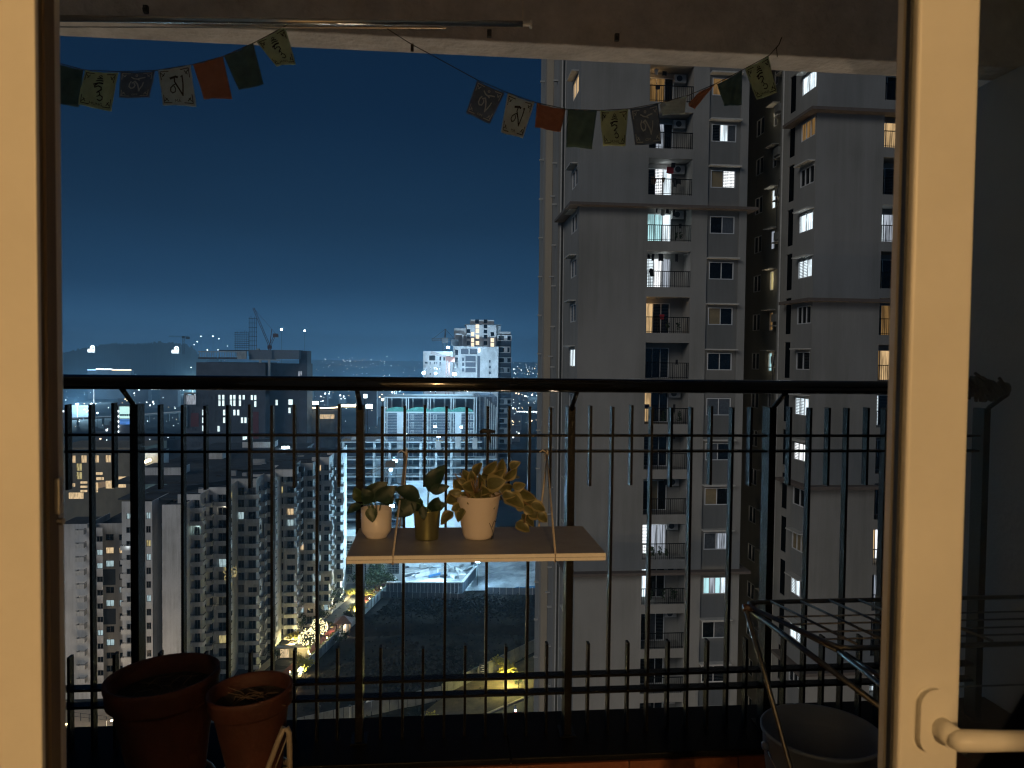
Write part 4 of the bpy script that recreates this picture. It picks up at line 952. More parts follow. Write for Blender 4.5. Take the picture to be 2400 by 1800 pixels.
for i, (xa_, xb_, y) in enumerate(geo):
    yn = geo[i + 1][2] if i + 1 < len(geo) else y + 16
    top = ZR_ + (-.4, 0, .5, .2, 1.0, .3, .6, .9)[i]; w = xb_ - xa_
    wx0 = xa_ + w * .10; ww = min(1.5, w * .30); bx = xa_ + w * .55; bw_ = w * .45 + .5
    hol, sh_ = [], []
    fl = [ZR_ - SR * (j + 1) for j in range(15)]
    for z in fl:
        hol += [(wx0, wx0 + ww, z + .35, z + 2.25, .25), (bx + .15, xb_ - .15, z + .02, z + 2.3, .55)]
        if yn - y > 6: sh_ += [(3.0, 4.3, z + .8, z + 2.1, .25)]
    b = MB(); b.facade((0, y, 0), (1, 0, 0), (0, -1, 0), xa_ - 1.2, xb_, GZ, top, hol)
    b.facade((xb_, y, 0), (0, 1, 0), (1, 0, 0), 0, yn - y + .01, GZ, top, sh_)
    b.quad((xb_, yn, GZ), (xb_ - 8, yn, GZ), (xb_ - 8, yn, top), (xb_, yn, top))
    b.box(xa_ - 1.2, xb_, y, y + .25, top, top + .9); b.box(xb_ - .25, xb_, y + .25, yn, top, top + .9)
    b.obj('wall', row_wall if i % 3 != 2 else row_wall2, RW)
    MB().box(xa_ - 14, xb_ - .26, y + .26, yn + .0, top - .3, top + .02).obj('roof', roof_dark, RW)
    skip = {0: (), 1: (9,), 2: (3, 8), 3: (4, 5, 12), 4: (7, 8), 5: (5, 9, 13), 6: (2, 6, 11), 7: (4, 8, 12)}[i]
    for j, z in enumerate(fl):
        simple_win(RW, (wx0, y + .12, z + .35), ww, 1.9, rowwin())
        pm_ = rowwin(); simple_win(RW, (bx + .25, y + .46, z + .05), xb_ - bx - .5, 2.1, pm_, nm='balcony_door')
        if j in skip:
            m = MB(); m.facade((0, y - 1.3, 0), (1, 0, 0), (0, -1, 0), bx - .3, xb_ + 1.0, z - .1, z + 2.9, [(bx + .5, xb_ + .4, z + .7, z + 2.0, .2)])
            m.facade((xb_ + 1.0, y - 1.3, 0), (0, 1, 0), (1, 0, 0), 0, 2.6, z - .1, z + 2.9, [(.5, 2.1, z + .7, z + 2.1, .2)]); m.quad((bx - .3, y, z - .1), (xb_ + 1, y + 1.3, z - .1), (xb_ + 1, y - 1.3, z - .1), (bx - .3, y - 1.3, z - .1)); m.quad((bx - .3, y - 1.3, z + 2.9), (xb_ + 1, y - 1.3, z + 2.9), (xb_ + 1, y + 1.3, z + 2.9), (bx - .3, y + .1, z + 2.9))
            m.obj('bay_box', row_wall, RW); simple_win(RW, (bx + .5, y - 1.2, z + .7), xb_ - bx - .1, 1.3, dark_glass)
            MB().box(xb_ + .82, xb_ + .86, y - .78, y + .78, z + .72, z + 2.08).obj('bay_glass', dark_glass, RW)
        else: balcony(RW, bx - .15, y, z, xb_ - bx + 1.25, 1.8)
        if sh_:
            MB().box(xb_ - .15, xb_ - .12, y + 3.02, y + 4.28, z + .82, z + 2.08).obj('side_window', rowwin(), RW)
            if j not in skip and i % 2 == 0:
                o = balcony(RW, xb_ - .02, y + 6.4, z, 1.2, 2.4)
# lights that spill on two balconies, as seen
for (i, j, c_) in ((1, 1, (1, .9, .7)), (0, 2, (.7, 1, .95)), (1, 8, (1, .8, .4))):
    xa_, xb_, y = geo[i]; z = ZR_ - SR * (j + 1); lamp('POINT', (xb_ - .5, y - .3, z + 2.2), 22, c_, .2, RW, 'balcony_light')
# string lights on one balcony
m = MB()
for (px, py) in [(524 + q.uniform(0, 10), 1331 + q.uniform(0, 28)) for _ in range(26)] + [(543 + q.uniform(0, 12), 1328 + q.uniform(0, 26)) for _ in range(26)]:
    p = at(px, py, Y=geo[1][2] - 2.0); m.box(p.x - .12, p.x + .12, p.y - .05, p.y + .05, p.z - .12, p.z + .12)
tag(m.obj('string_light', G_ry, RW), kind='stuff')
# rooftop boxes, tanks
for (pa, pb, pt, pbm, D) in ((340, 422, 1095, 1140, 200), (480, 520, 1072, 1110, 232), (568, 640, 1058, 1082, 262), (645, 688, 1104, 1112, 200), (340, 374, 1058, 1096, 215)):
    a, b_ = at(pa, pt, D=D), at(pb, pt, D=D); zb = ZR_
    bx_ = MB().box(a.x, b_.x, a.y, a.y + 7, zb, max(a.z, zb + 2)).obj('roof_room', row_wall, RW); MB().box(a.x - .2, b_.x + .2, a.y - .2, a.y + 7.2, max(a.z, zb + 2), max(a.z, zb + 2) + .2).obj('roof_slab', roof_dark, bx_)
for k in range(16):
    x, y = q.uniform(-60, -38), q.uniform(200, 250); MB().box(x, x + q.uniform(1, 4), y, y + 1, ZR_ + .1, ZR_ + q.uniform(.6, 1.6)).obj('roof_unit', concrete if k % 2 else steel_dk, RW)
MB().box(-80, geo[2][0] + 4, geo[2][2] + 6, 285, ZR_ - .8, ZR_ - .1).obj('roof_deck', roof_dark, RW)
# roof rail of glass along the near edge
m = MB()
for (pa, ya), (pb, yb2) in (((440, 1172), (534, 1150)),):
    a, b_ = Vector((geo[0][0], geo[0][2], ZR_ + .5)), Vector((geo[1][1], geo[1][2], ZR_ + .9)); m.obox(a + Vector((0, .6, 1.1)), b_ + Vector((0, .6, 1.1)), .05, 1.1)
m.obj('roof_parapet_glass', glassy('parapet_glass', (.55, .6, .65)), RW)

# ------------------------------------------------------------------ left near block
LB = thing0('apartment_block', 'nearer pale apartment block in the lower left, behind the thick railing post', 'apartment block')
def lwall(pa, pb, D, ztop, wins=(), name='wall', m_=row_wall, depth=14, lit=None, balc=None, sr=3.02, roof=True):
    a = at(pa, 1300, D=D); b_ = at(pb, 1300, Y=a.y); hol = []; zs = [ztop - .8 - sr * (j + 1) for j in range(int((ztop - GZ) / sr))]
    W_ = []
    for z in zs:
        for (u, w, zz, h) in wins: W_.append((a.x + u, w, z + zz, h, zs.index(z)))
    for (x, w, z, h, j) in W_: hol.append((x, x + w, z, z + h, .2))
    m = MB(); m.facade((0, a.y, 0), (1, 0, 0), (0, -1, 0), a.x, b_.x, GZ, ztop, hol); m.facade((b_.x, a.y, 0), (0, 1, 0), (1, 0, 0), 0, depth, GZ, ztop)
    m.box(a.x, b_.x, a.y, a.y + .25, ztop, ztop + .8); m.box(b_.x - .25, b_.x, a.y + .25, a.y + depth, ztop, ztop + .8); m.obj(name, m_, LB)
    if roof: MB().box(a.x, b_.x - .26, a.y + .26, a.y + depth, ztop - .3, ztop + .02).obj('roof', roof_dark, LB)
    for n_, (x, w, z, h, j) in enumerate(W_): simple_win(LB, (x, a.y + .1, z), w, h, (lit or {}).get((n_ % max(1, len(wins)), j), dark_glass if q.random() > .06 else G_rc))
    return a.x, b_.x, a.y, zs
lwall(120, 205, 170, -37.4, [(9.6, 1.3, .6, 1.3)], depth=12)
ax, bx2, ay, zs = lwall(215, 292, 174, -38.0, [(3.0, 1.8, .7, 1.5), (5.9, 2.2, .7, 1.4)], m_=row_wall2, lit={(0, 1): G_rw, (1, 1): G_rw, (0, 5): G_rc, (0, 8): G_rc, (1, 0): dark_glass}, depth=20)
for j in (3, 6): MB().box(ax + .3, bx2 - 2, ay - .04, ay + .1, zs[j] - .4, zs[j] + 3.2).obj('dark_panel', mat('slate_panel', (.06, .075, .10), .5, var=.3, scale=.5), LB)
lwall(286, 357, 166, -31.4, [(5.0, 1.0, .8, 1.5), (4.0 - 3.1, 1.4, .8, 1.3)], lit={(0, 0): G_rc, (0, 2): G_ry, (0, 3): G_rc, (0, 6): G_rc, (1, 0): G_rc}, depth=18)
ax, bx2, ay, zs = lwall(356, 384, 173, -33.5, [(1.3, 1.0, .3, 2.0)], m_=wall_recess, lit={(0, 2): G_ry, (0, 6): G_ry}, depth=10)
for z in zs: balcony(LB, ax + 1.0, ay, z, 1.6, 1.1)
ax, bx2, ay, zs = lwall(380, 431, 165, -31.8, [(4.0, .5, .8, 1.2)], depth=14)
ax = at(190, 1300, D=169.5).x; ay = at(190, 1300, D=169.5).y
for k in range(12): balcony(LB, ax - .6, ay, -38.2 - 3.0 * k, 1.8, 1.4)
for k in range(11): balcony(LB, at(287, 1300, D=165).x, at(287, 1300, D=165).y, -40.5 - 3.02 * k, 2.2, 1.2)
lamp('POINT', tuple(at(298, 1282, D=163.5)), 14, (.85, .95, 1), .3, LB, 'window_fill_light')

# ------------------------------------------------------------------ block behind at the left edge
MBk = thing0('apartment_block', 'dark apartment block at the left edge with a row of four warm lit windows', 'apartment block')
a, b_ = at(120, 1060, D=235), at(330, 1060, D=235); zt2 = at(200, 1052, D=235).z
hol = []; wl = []
for (px, py) in ((168, 1077), (193, 1077), (221, 1077), (248, 1077), (182, 1096), (182, 1116)):
    p = at(px, py, D=235); hol.append((p.x - .85, p.x + .85, p.z - 1.2, p.z + 1.2, .3)); wl.append((p.x - .85, a.y + .15, p.z - 1.2))
m = MB(); m.facade((0, a.y, 0), (1, 0, 0), (0, -1, 0), a.x, b_.x, GZ, zt2, hol); m.facade((b_.x, a.y, 0), (0, 1, 0), (1, 0, 0), 0, 20, GZ, zt2); m.box(a.x, b_.x, a.y, a.y + 20, zt2, zt2 + .3); m.obj('wall', wall_recess, MBk)
for i, w in enumerate(wl): simple_win(MBk, w, 1.7, 2.4, G_rw if i < 4 else G_ry)
m = MB(); p0, p1 = at(215, 1140, D=228), at(292, 1126, D=228)
m.obox((p0.x, p0.y, p0.z), (p1.x, p0.y, p1.z), 3.0, 1.6); m.obj('canopy', mat('lit_canopy', (.5, .42, .35), .8), MBk)
for (px, py, w, h) in ((222, 1140, .8, 1.1), (257, 1136, 1.1, 1.1), (286, 1130, 1.0, 1.6), (276, 1131, .6, 1.3), (232, 1110, .9, .35), (234, 1122, 1.0, .4), (160, 1138, .5, .6), (170, 1137, .6, .5), (196, 1131, .9, .3), (196, 1141, .9, .3), (196, 1151, .9, .3), (222, 1152, .8, .25), (178, 1162, 2.0, .9)):
    p = at(px, py, D=226); MB().box(p.x - w, p.x + w, p.y, p.y + .3, p.z - h, p.z + h).obj('lit_opening', G_rw, MBk)
for px, py in ((230, 1130), (280, 1140)): lamp('POINT', tuple(at(px, py, D=222)), 130, (1, .72, .42), .5, MBk, 'gallery_light')
# =================================================================== unfinished office tower with crane
OT = thing0('office_tower', 'dark unfinished office tower topped with rebar cages, left of centre at the horizon', 'office tower')
def wz(px, py, Y): return at(px, py, Y=Y)
Yo = at(600, 900, D=360).y
def rect(par, nm, m_, x0, y0, x1, y1, Y, dep=6, mb=None):
    a, b_ = at(x0, y0, Y=Y), at(x1, y1, Y=Y); q_ = mb or MB(); q_.box(a.x, b_.x, Y, Y + dep, a.z, b_.z)
    return None if mb else q_.obj(nm, m_, par)
def boxpx(par, nm, m_, x0, x1, ytop, Y, dep, zb=GZ):
    a, b_ = at(x0, ytop, Y=Y), at(x1, ytop, Y=Y); return MB().box(a.x, b_.x, Y, Y + dep, zb, max(a.z, b_.z)).obj(nm, m_, par)
offw = [(514, 930), (523, 930), (541, 930), (549, 930), (562, 930), (571, 930), (590, 931), (598, 931), (514, 945), (523, 945), (541, 945), (549, 945), (562, 945), (598, 947), (476, 967), (525, 967), (533, 967), (549, 967), (558, 967),
        (476, 985), (525, 985), (535, 985), (567, 985), (575, 985), (584, 985), (476, 1004), (512, 1005), (571, 1025), (576, 1025), (639, 946), (670, 945), (670, 965), (675, 945)]
fr0, fr1 = at(430, 925, Y=Yo), at(622, 925, Y=Yo)
hol = [(at(x, y, Y=Yo).x - .55, at(x, y, Y=Yo).x + .55, at(x, y, Y=Yo).z - 1.35, at(x, y, Y=Yo).z + 1.35, .4) for x, y in offw if x < 620]
# dark window ribbons of the rest of the grid
for gx in range(452, 612, 9):
    for gy in (930, 948, 967, 985, 1004, 1023, 1042, 1060):
        if all(abs(gx - x) > 6.5 or abs(gy - y) > 9 for x, y in offw) and not (582 < gx < 608):
            p = at(gx, gy, Y=Yo); hol.append((p.x - .5, p.x + .5, p.z - 1.2, p.z + 1.2, .3))
tp = at(462, 832, Y=Yo)
m = MB(); m.facade((0, Yo, 0), (1, 0, 0), (0, -1, 0), fr0.x, fr1.x, GZ, fr0.z, hol); m.box(at(460, 900, Y=Yo).x, fr1.x, Yo, Yo + 26, fr0.z, tp.z - 3.4); m.facade((fr1.x, Yo, 0), (0, 1, 0), (1, 0, 0), 0, 14, GZ, tp.z - 3.4)
m.obj('wall', office_dk, OT)
rect(OT, 'side_wing', office_dk, 622, 852, 716, 1300, Yo + 9, 20); rect(OT, 'corner_fin', office_dk, 701, 822, 719, 1300, Yo + 7, 12)
for (x, y) in offw:
    p = at(x, y, Y=Yo); yy = Yo + .3 if x < 620 else Yo + 8.9
    MB().box(p.x - .5, p.x + .5, yy, yy + .1, p.z - 1.3, p.z + 1.3).obj('window', G_off, OT)
rect(OT, 'red_panel', office_red, 583, 965, 606, 1045, Yo - .3, .6); rect(OT, 'red_panel', office_red, 447, 968, 466, 1000, Yo - .3, .6)
rect(OT, 'open_frame', concrete, 431, 920, 437, 1000, Yo - 1.2, 1.5); rect(OT, 'open_frame', concrete, 431, 920, 459, 924, Yo - 1.6, 1.5)
rect(OT, 'lit_room', G_curtain, 436, 926, 458, 948, Yo + .05 - 1, .8)
for (x0, x1) in ((464, 509), (511, 556), (556, 577)):
    if x0 < 550:
        rect(OT, 'parapet', office_dk, x0, 837, x1, 842, Yo - .4, .8); rect(OT, 'parapet', concrete, x0, 823, x1, 826, Yo - .5, .8)
        for k in range(8): xx = x0 + (x1 - x0) * (k + .5) / 8; rect(OT, 'parapet_post', concrete, xx, 826, xx + .9, 838, Yo - .2, .3)
    else: rect(OT, 'parapet', concrete, x0, 823, x1, 842, Yo - .5, 1)
rect(OT, 'core_wall', mat('slate_concrete', (.15, .17, .20), .9, var=.1), 584, 820, 637, 843, Yo + 2, 10); rect(OT, 'core_wall', MATS['slate_concrete'], 637, 820, 701, 842, Yo + 3, 10)
rect(OT, 'beam', concrete, 583, 842, 655, 845, Yo + 1.5, 1); rect(OT, 'column', concrete, 607, 844, 612, 885, Yo + 1.2, 1); rect(OT, 'column', concrete, 628, 844, 633, 885, Yo + 1.2, 1)
for px, h in ((602, 14), (699, 12), (704, 10)): rect(OT, 'lit_strip', G_curtain, px, 870, px + 3, 870 + h, Yo + 1, .5)
def cage(x0, x1, yt, yb, nx, ny):
    m = MB(); a, b_ = at(x0, yt, Y=Yo + 8), at(x1, yb, Y=Yo + 8)
    for dy in (0,):
        for i in range(nx + 1): x = a.x + (b_.x - a.x) * i / nx; m.box(x - .08, x + .08, Yo + 8 + dy, Yo + 8.16 + dy, b_.z - 3, a.z + random.uniform(-.9, .6))
        for j in range(1, ny + 1): z = b_.z + (a.z - b_.z) * j / (ny + .5); m.box(a.x - .3, b_.x + .3, Yo + 8 + dy, Yo + 8.07 + dy, z - .09, z + .09)
    m.obj('rebar_cage', steel_dk, OT)
cage(551, 583, 777, 820, 7, 8); cage(584, 601, 741, 820, 4, 7); rect(OT, 'formwork', steel_dk, 513, 820, 583, 823, Yo + 6, 3); rect(OT, 'formwork', concrete, 600, 817, 606, 822, Yo + 6, 3)
def beam3(m, p, q_, w, n):
    """square lattice girder"""
    p, q_ = Vector(p), Vector(q_); d = (q_ - p); L = d.length; d.normalize(); a = d.cross(Vector((0, 1, 0))).normalized() * w / 2; c = Vector((0, w / 2, 0)); t_ = w * .10
    cs = [a + c, a - c, -a - c, -a + c]
    for o in cs: m.obox(p + o, q_ + o, t_, t_)
    for k in range(n):
        u, v = p + d * L * k / n, p + d * L * (k + 1) / n
        for s_ in range(4): m.obox(u + cs[s_], v + cs[(s_ + 1) % 4], t_ * .7, t_ * .7)
def crane(label, mast_b, mast_t, jib, cjib, apex, paint, w):
    t = thing0('tower_crane', label, 'crane', 'cranes over the building sites')
    m = MB(); beam3(m, mast_b, mast_t, w, 12); m.obj('mast', paint, t); m = MB(); beam3(m, mast_t, jib, w * .7, 16); m.obj('jib', paint, t); m = MB(); beam3(m, mast_t, cjib, w * .7, 5); c = Vector(cjib); m.box(c.x - w, c.x + w, c.y - w, c.y + w, c.z - w * 1.6, c.z); m.obj('counter_jib', paint, t)
    m = MB()
    if apex is not None:
        m.obox(mast_t, apex, w * .3, w * .3); m.tube([apex, jib], w * .05, 4); m.tube([apex, cjib], w * .05, 4)
    m.box(mast_t[0] - w * .8, mast_t[0] + w * .8, mast_t[1] - w * .8, mast_t[1] + w * .8, mast_t[2] - w, mast_t[2] + w * .4); m.obj('cab', paint, t); return t
A_ = lambda x, y, D: tuple(at(x, y, D=D))
crane('dark luffing crane on the roof of the unfinished office tower', A_(632, 826, 372), A_(632, 812, 372), A_(594, 722, 372), A_(646, 782, 372), Vector(A_(637, 771, 372)), crane_paint, 1.1)
crane('dark tower crane with short jib behind the white residential tower site', A_(1042, 860, 400), A_(1043, 795, 400), A_(1012, 796, 400), A_(1066, 796, 400), Vector(A_(1044, 771, 400)), steel_dk, 2.0)
crane('reddish tower crane with a low slanting jib in front of the white block', A_(1048, 930, 345), A_(1050, 838, 345), A_(1010, 826, 345), A_(1058, 836, 345), None, mat('site_crane_paint', (.30, .12, .09), .6), 1.4)
crane('faint distant crane left of the office tower', A_(430, 830, 900), A_(430, 789, 900), A_(396, 788, 900), A_(440, 789, 900), None, steel_dk, 1.8)
crane('lattice crane arm lying across the floodlit concrete frame', A_(885, 1170, 240), A_(912, 1085, 240), A_(858, 1113, 240), A_(918, 1080, 240), None, stand_metal, 1.2)

# =================================================================== white residential tower
WT = thing0('residential_tower', 'tall white residential tower under construction with warm lit windows at the horizon', 'tower')
Yw = at(1125, 800, D=410).y
def Wp(x, y): return at(x, y, Y=Yw)
def wblock(nm, m_, x0, x1, y0, y1, yoff, dep, wins=(), ww=1.1, wh=1.25, lit=()):
    a, b_ = at(x0, y0, Y=Yw + yoff), at(x1, y1, Y=Yw + yoff); hol = []
    for (px, py) in wins: p = at(px, py, Y=Yw + yoff); hol.append((p.x - ww, p.x + ww, p.z - wh, p.z + wh, .5))
    m = MB(); m.facade((0, Yw + yoff, 0), (1, 0, 0), (0, -1, 0), a.x, b_.x, b_.z, a.z, hol); y = Yw + yoff
    m.quad((a.x, y, a.z), (b_.x, y, a.z), (b_.x, y + dep, a.z), (a.x, y + dep, a.z)); m.quad((b_.x, y, b_.z), (b_.x, y + dep, b_.z), (b_.x, y + dep, a.z), (b_.x, y, a.z)); m.quad((a.x, y, b_.z), (a.x, y, a.z), (a.x, y + dep, a.z), (a.x, y + dep, b_.z))
    m.obj(nm, m_, WT)
    for (px, py), h in zip(wins, hol):
        lt = (px, py) in lit; mb_ = MB(); mb_.box(h[0], h[1], y + .25, y + .4, h[2], h[3]); mb_.obj('window', G_tl if lt else grey_glass if (px + py) % 3 == 0 else dark_glass, WT)
wl_ = [(1119, 765), (1119, 776), (1119, 789), (1119, 804), (1107, 783), (1107, 797), (1107, 808), (1154, 797), (1154, 808)]
wblock('penthouse', concrete, 1103, 1158, 749, 761, 4, 10, [(1118, 753), (1138, 753)], 1.0, 1.0)
wblock('wall', concrete_lt, 1094, 1158, 761, 1300, 0, 20, wl_ + [(1098, 776), (1098, 789), (1098, 804), (1138, 765), (1138, 777), (1138, 789), (1138, 804), (1154, 783)], .95, 1.05, wl_)
wblock('wall', concrete, 1158, 1168, 763, 1300, 3, 18)
for px, a, b_ in ((1103, 762, 812), (1112, 762, 812), (1130, 762, 812), (1144, 762, 812)): rect(WT, 'pilaster', concrete_lt, px, a, px + 1.2, b_, Yw - .5, .5)
rect(WT, 'roof_slab', concrete, 1091, 759.5, 1176, 761, Yw - 1.5, 24); rect(WT, 'parapet', concrete, 1168, 777, 1197, 784, Yw + 1, 18)
wblock('wing_top', concrete, 1065, 1092, 769, 784, 6, 14); 
m = MB()
for (x0, x1, y0, y1) in ((1065, 1067.5, 782, 812), (1083.5, 1086, 782, 812), (1065, 1086, 782, 784.5)): rect(None, '', None, x0, y0, x1, y1, Yw - 1, 1.5, m)
m.obj('white_frame', concrete_lt, WT); rect(WT, 'wall', concrete, 1067, 784, 1094, 900, Yw + 3, 14)
for n_, (y0, y1) in enumerate([(785, 799), (812, 827), (837, 851), (861, 874), (885, 898), (909, 922), (934, 948), (957, 969), (980, 993), (1004, 1017), (1028, 1041), (1052, 1064), (1075, 1087)]):
    xa_, xb_ = (1166, 1199) if n_ % 2 == 0 else (1166, 1196)
    dx = .0 + n_ * .25
    m = MB(); rect(None, '', None, xa_ + dx, y0, xb_ + 0, y0 + 2, Yw - 2, 8, m); rect(None, '', None, xa_ + dx, y1 - 1.6, xb_, y1, Yw - 2, 8, m); rect(None, '', None, xa_ + dx, y0 + 2, xa_ + 2.2 + dx, y1 - 1.6, Yw - 2, 8, m)
    rect(None, '', None, 1182, y0 + 2, 1189, y1 - 1.6, Yw - 2, 8, m); rect(None, '', None, xb_ - 1, y0 + 2, xb_, y1 - 1.6, Yw - 2, 2, m); m.obj('balcony_frame', concrete_lt, WT)
    rect(WT, 'window', dark_glass if n_ % 3 else grey_glass, 1170, y0 + 3, 1181, y1 - 2, Yw + .5, .3); rect(WT, 'window', dark_glass, 1190, y0 + 4, 1195, y1 - 2, Yw + .5, .3)
rect(WT, 'recess_wall', mat('shadow_concrete', (.09, .10, .12), .9), 1167, 784, 1193, 1300, Yw + 3, 12)  # concrete tone with the shade of the recess put in
# rounded unfinished block in front of it
Yr = Yw - 22
m = MB(); cx = at(1080, 850, Y=Yr); r_ = cx.x - at(1062, 850, Y=Yr).x; z1_ = at(1100, 812, Y=Yr).z; xe = at(1168, 850, Y=Yr).x
pts = [(cx.x - r_ * math.cos(a), Yr + r_ - r_ * math.sin(a)) for a in [math.pi / 2 * k / 8 for k in range(9)]]
for (x0, y0), (x1, y1) in zip(pts, pts[1:]): m.quad((x0, y0, GZ), (x1, y1, GZ), (x1, y1, z1_), (x0, y0, z1_))
wp2 = [(1071, 826), (1071, 844), (1071, 857), (1148, 847), (1148, 860), (1148, 874)]
hol = []
for (x0, x1, y0, y1) in ((1080, 1098, 817, 830), (1101, 1119, 817, 830), (1091, 1115, 834, 847), (1091, 1115, 849, 860), (1091, 1115, 862, 873), (1083, 1088, 838, 846), (1083, 1088, 850, 858), (1083, 1088, 863, 871), (1119, 1125, 834, 885), (1146, 1150, 844, 850), (1146, 1151, 857, 863), (1146, 1151, 871, 877)):
    a, b_ = at(x0, y0, Y=Yr), at(x1, y1, Y=Yr); hol.append((a.x, b_.x, b_.z, a.z, 2.0))
m.facade((0, Yr, 0), (1, 0, 0), (0, -1, 0), cx.x, xe, GZ, z1_, hol); m.quad((xe, Yr, GZ), (xe, Yr + 20, GZ), (xe, Yr + 20, z1_), (xe, Yr, z1_)); m.quad((pts[0][0], pts[0][1], z1_), (xe, pts[0][1], z1_), (xe, Yr, z1_), (cx.x, Yr, z1_)); m.obj('front_block', concrete, WT)
for px, py in ((1071, 826), (1071, 844), (1071, 857)): p = at(px, py, Y=Yr + 1); MB().box(p.x - .9, p.x + .9, Yr + .3, Yr + 2, p.z - 1.3, p.z + 1.3).obj('window', dark_glass, WT)
for h in hol: MB().box(h[0] + .01, h[1] - .01, Yr + 1.2, Yr + 1.4, h[2] + .01, h[3] - .01).obj('opening_shade', MATS['shadow_concrete'], WT)  # dark panels paint the shade inside the openings
rect(WT, 'lit_opening', G_sign, 1121, 816, 1125, 825, Yr - .3, .4)
for y in (817, 831): rect(WT, 'window_band', concrete_lt, 1080, y, 1128, y + 1.3, Yr - .6, .6)
# low white wing at its left
LW = thing0('residential_block', 'lower white unfinished block beside the reddish crane, left of the white tower', 'apartment block')
Yl = Yw - 10; sv = WT; WT_ = WT
a, b_ = at(992, 823, Y=Yl), at(1062, 900, Y=Yl); hol = []
for (x0, x1, y0, y1) in ((1006, 1020, 833, 845), (996, 1002, 848, 854), (1007, 1009.5, 848, 854), (1017, 1020, 848, 854), (1022.5, 1025, 848, 854), (1030, 1034, 836, 845), (1030, 1034, 848, 857), (1039, 1043, 836, 845), (997, 1000, 861, 867), (1007, 1009.5, 861, 867), (1017, 1020, 861, 867), (1022.5, 1025, 861, 867), (1030, 1034, 861, 869), (1007, 1009.5, 874, 879)):
    p, r2 = at(x0, y0, Y=Yl), at(x1, y1, Y=Yl); hol.append((p.x, r2.x, r2.z, p.z, .9))
m = MB(); m.facade((0, Yl, 0), (1, 0, 0), (0, -1, 0), a.x, b_.x, GZ, a.z, hol); m.quad((a.x, Yl, a.z), (b_.x, Yl, a.z), (b_.x, Yl + 18, a.z), (a.x, Yl + 18, a.z)); m.quad((b_.x, Yl, GZ), (b_.x, Yl + 18, GZ), (b_.x, Yl + 18, a.z), (b_.x, Yl, a.z)); m.obj('wall', concrete_lt, LW)
for h in hol: MB().box(h[0], h[1], Yl + .6, Yl + .8, h[2], h[3]).obj('window', dark_glass, LW)

# =================================================================== scaffolded block and concrete frame
SB = thing0('scaffold_building', 'floodlit building wrapped in scaffolding and netting with a white frame grid', 'building site')
Ys = at(1000, 950, D=304).y
def sp(x, y): return at(x, y, Y=Ys)
xs_ = [sp(x, 950).x for x in (903, 953, 1004, 1058, 1112)]; zt_ = sp(1000, 931).z; zf = sp(1000, 966).z
m = MB(); m.box(xs_[0], xs_[-1], Ys + 5, Ys + 6, GZ, zt_); m.box(xs_[0], xs_[-1], Ys, Ys + 24, zt_ - .5, zt_); m.box(xs_[0], xs_[-1], Ys, Ys + 5, zf - .5, zf); MB().box(xs_[0] + .2, xs_[-1] - .2, Ys + 4.6, Ys + 4.9, GZ, zt_ - .6).obj('back_shade', MATS['shadow_concrete'], SB)  # dark back sheet paints the shade behind the scaffold
for k in range(1, 9): m.box(xs_[0], xs_[-1], Ys + .5, Ys + 5, zf - 3.1 * k - .3, zf - 3.1 * k)
m.obj('slab', concrete, SB)
m = MB()
for i, x in enumerate(xs_):
    m.box(x - .35, x + .05, Ys - .4, Ys, GZ, zt_ + .2); m.box(x + .6, x + .9, Ys - .4, Ys, GZ, zt_ + .2)
m.box(xs_[0] - .4, xs_[-1] + .9, Ys - .5, Ys - .05, zt_ - .35, zt_ + .15); m.box(xs_[0], xs_[-1], Ys - .5, Ys - .05, zf - .3, zf + .15)
m.obj('frame', concrete_lt, SB)
m = MB()
for x in [xs_[0] + i * 4.2 + 2 for i in range(8)]: m.box(x, x + .6, Ys + 3, Ys + 3.6, GZ, zt_)
m.obj('column', concrete, SB)
for i in range(4):
    x0, x1 = xs_[i] + .95, xs_[i + 1] - .4
    for k in range(4):
        z = zf - .4 - 3.1 * (k + 1)
        wn = {0: [], 1: [.12, .78], 2: [.16, .82], 3: [.62, .86]}[i]
        hol = [(x0 + (x1 - x0) * u, x0 + (x1 - x0) * u + .95, z + .7, z + 2.3, .3) for u in wn]
        mb_ = MB(); mb_.facade((0, Ys + .3, 0), (1, 0, 0), (0, -1, 0), x0, x1, z, z + 3.0, hol); mb_.obj('infill_wall', mat('shaded_blockwork', (.07, .085, .11), .9, var=.3, scale=.8, streak=4), SB)  # dark blue infill tone carries the darkness inside the building
        for h in hol:
            f_ = MB(); f_.box(h[0] - .18, h[0], Ys + .12, Ys + .3, h[2] - .18, h[3] + .18); f_.box(h[1], h[1] + .18, Ys + .12, Ys + .3, h[2] - .18, h[3] + .18); f_.box(h[0], h[1], Ys + .12, Ys + .3, h[3], h[3] + .18); f_.box(h[0], h[1], Ys + .12, Ys + .3, h[2] - .18, h[2]); f_.box((h[0] + h[1]) / 2 - .06, (h[0] + h[1]) / 2 + .06, Ys + .2, Ys + .3, h[2], h[3]); f_.obj('window', concrete_lt, SB)
        sc_m = MB()
        for zz in np.arange(z, z + 3.0, .62): sc_m.box(x0, x1, Ys + .02, Ys + .08, zz, zz + .07)
        sc_m.obj('scaffold_rail', win_frame, SB)
MB().box(xs_[3] + 1.5, xs_[3] + 4.0, Ys - .1, Ys + .28, GZ, zf - .3).obj('hoist_shaft', concrete_lt, SB); MB().box(xs_[0] + 4.6, xs_[0] + 7.2, Ys - .1, Ys + .28, GZ, zf - .3).obj('hoist_shaft', concrete_lt, SB)
m = MB(); n = 40
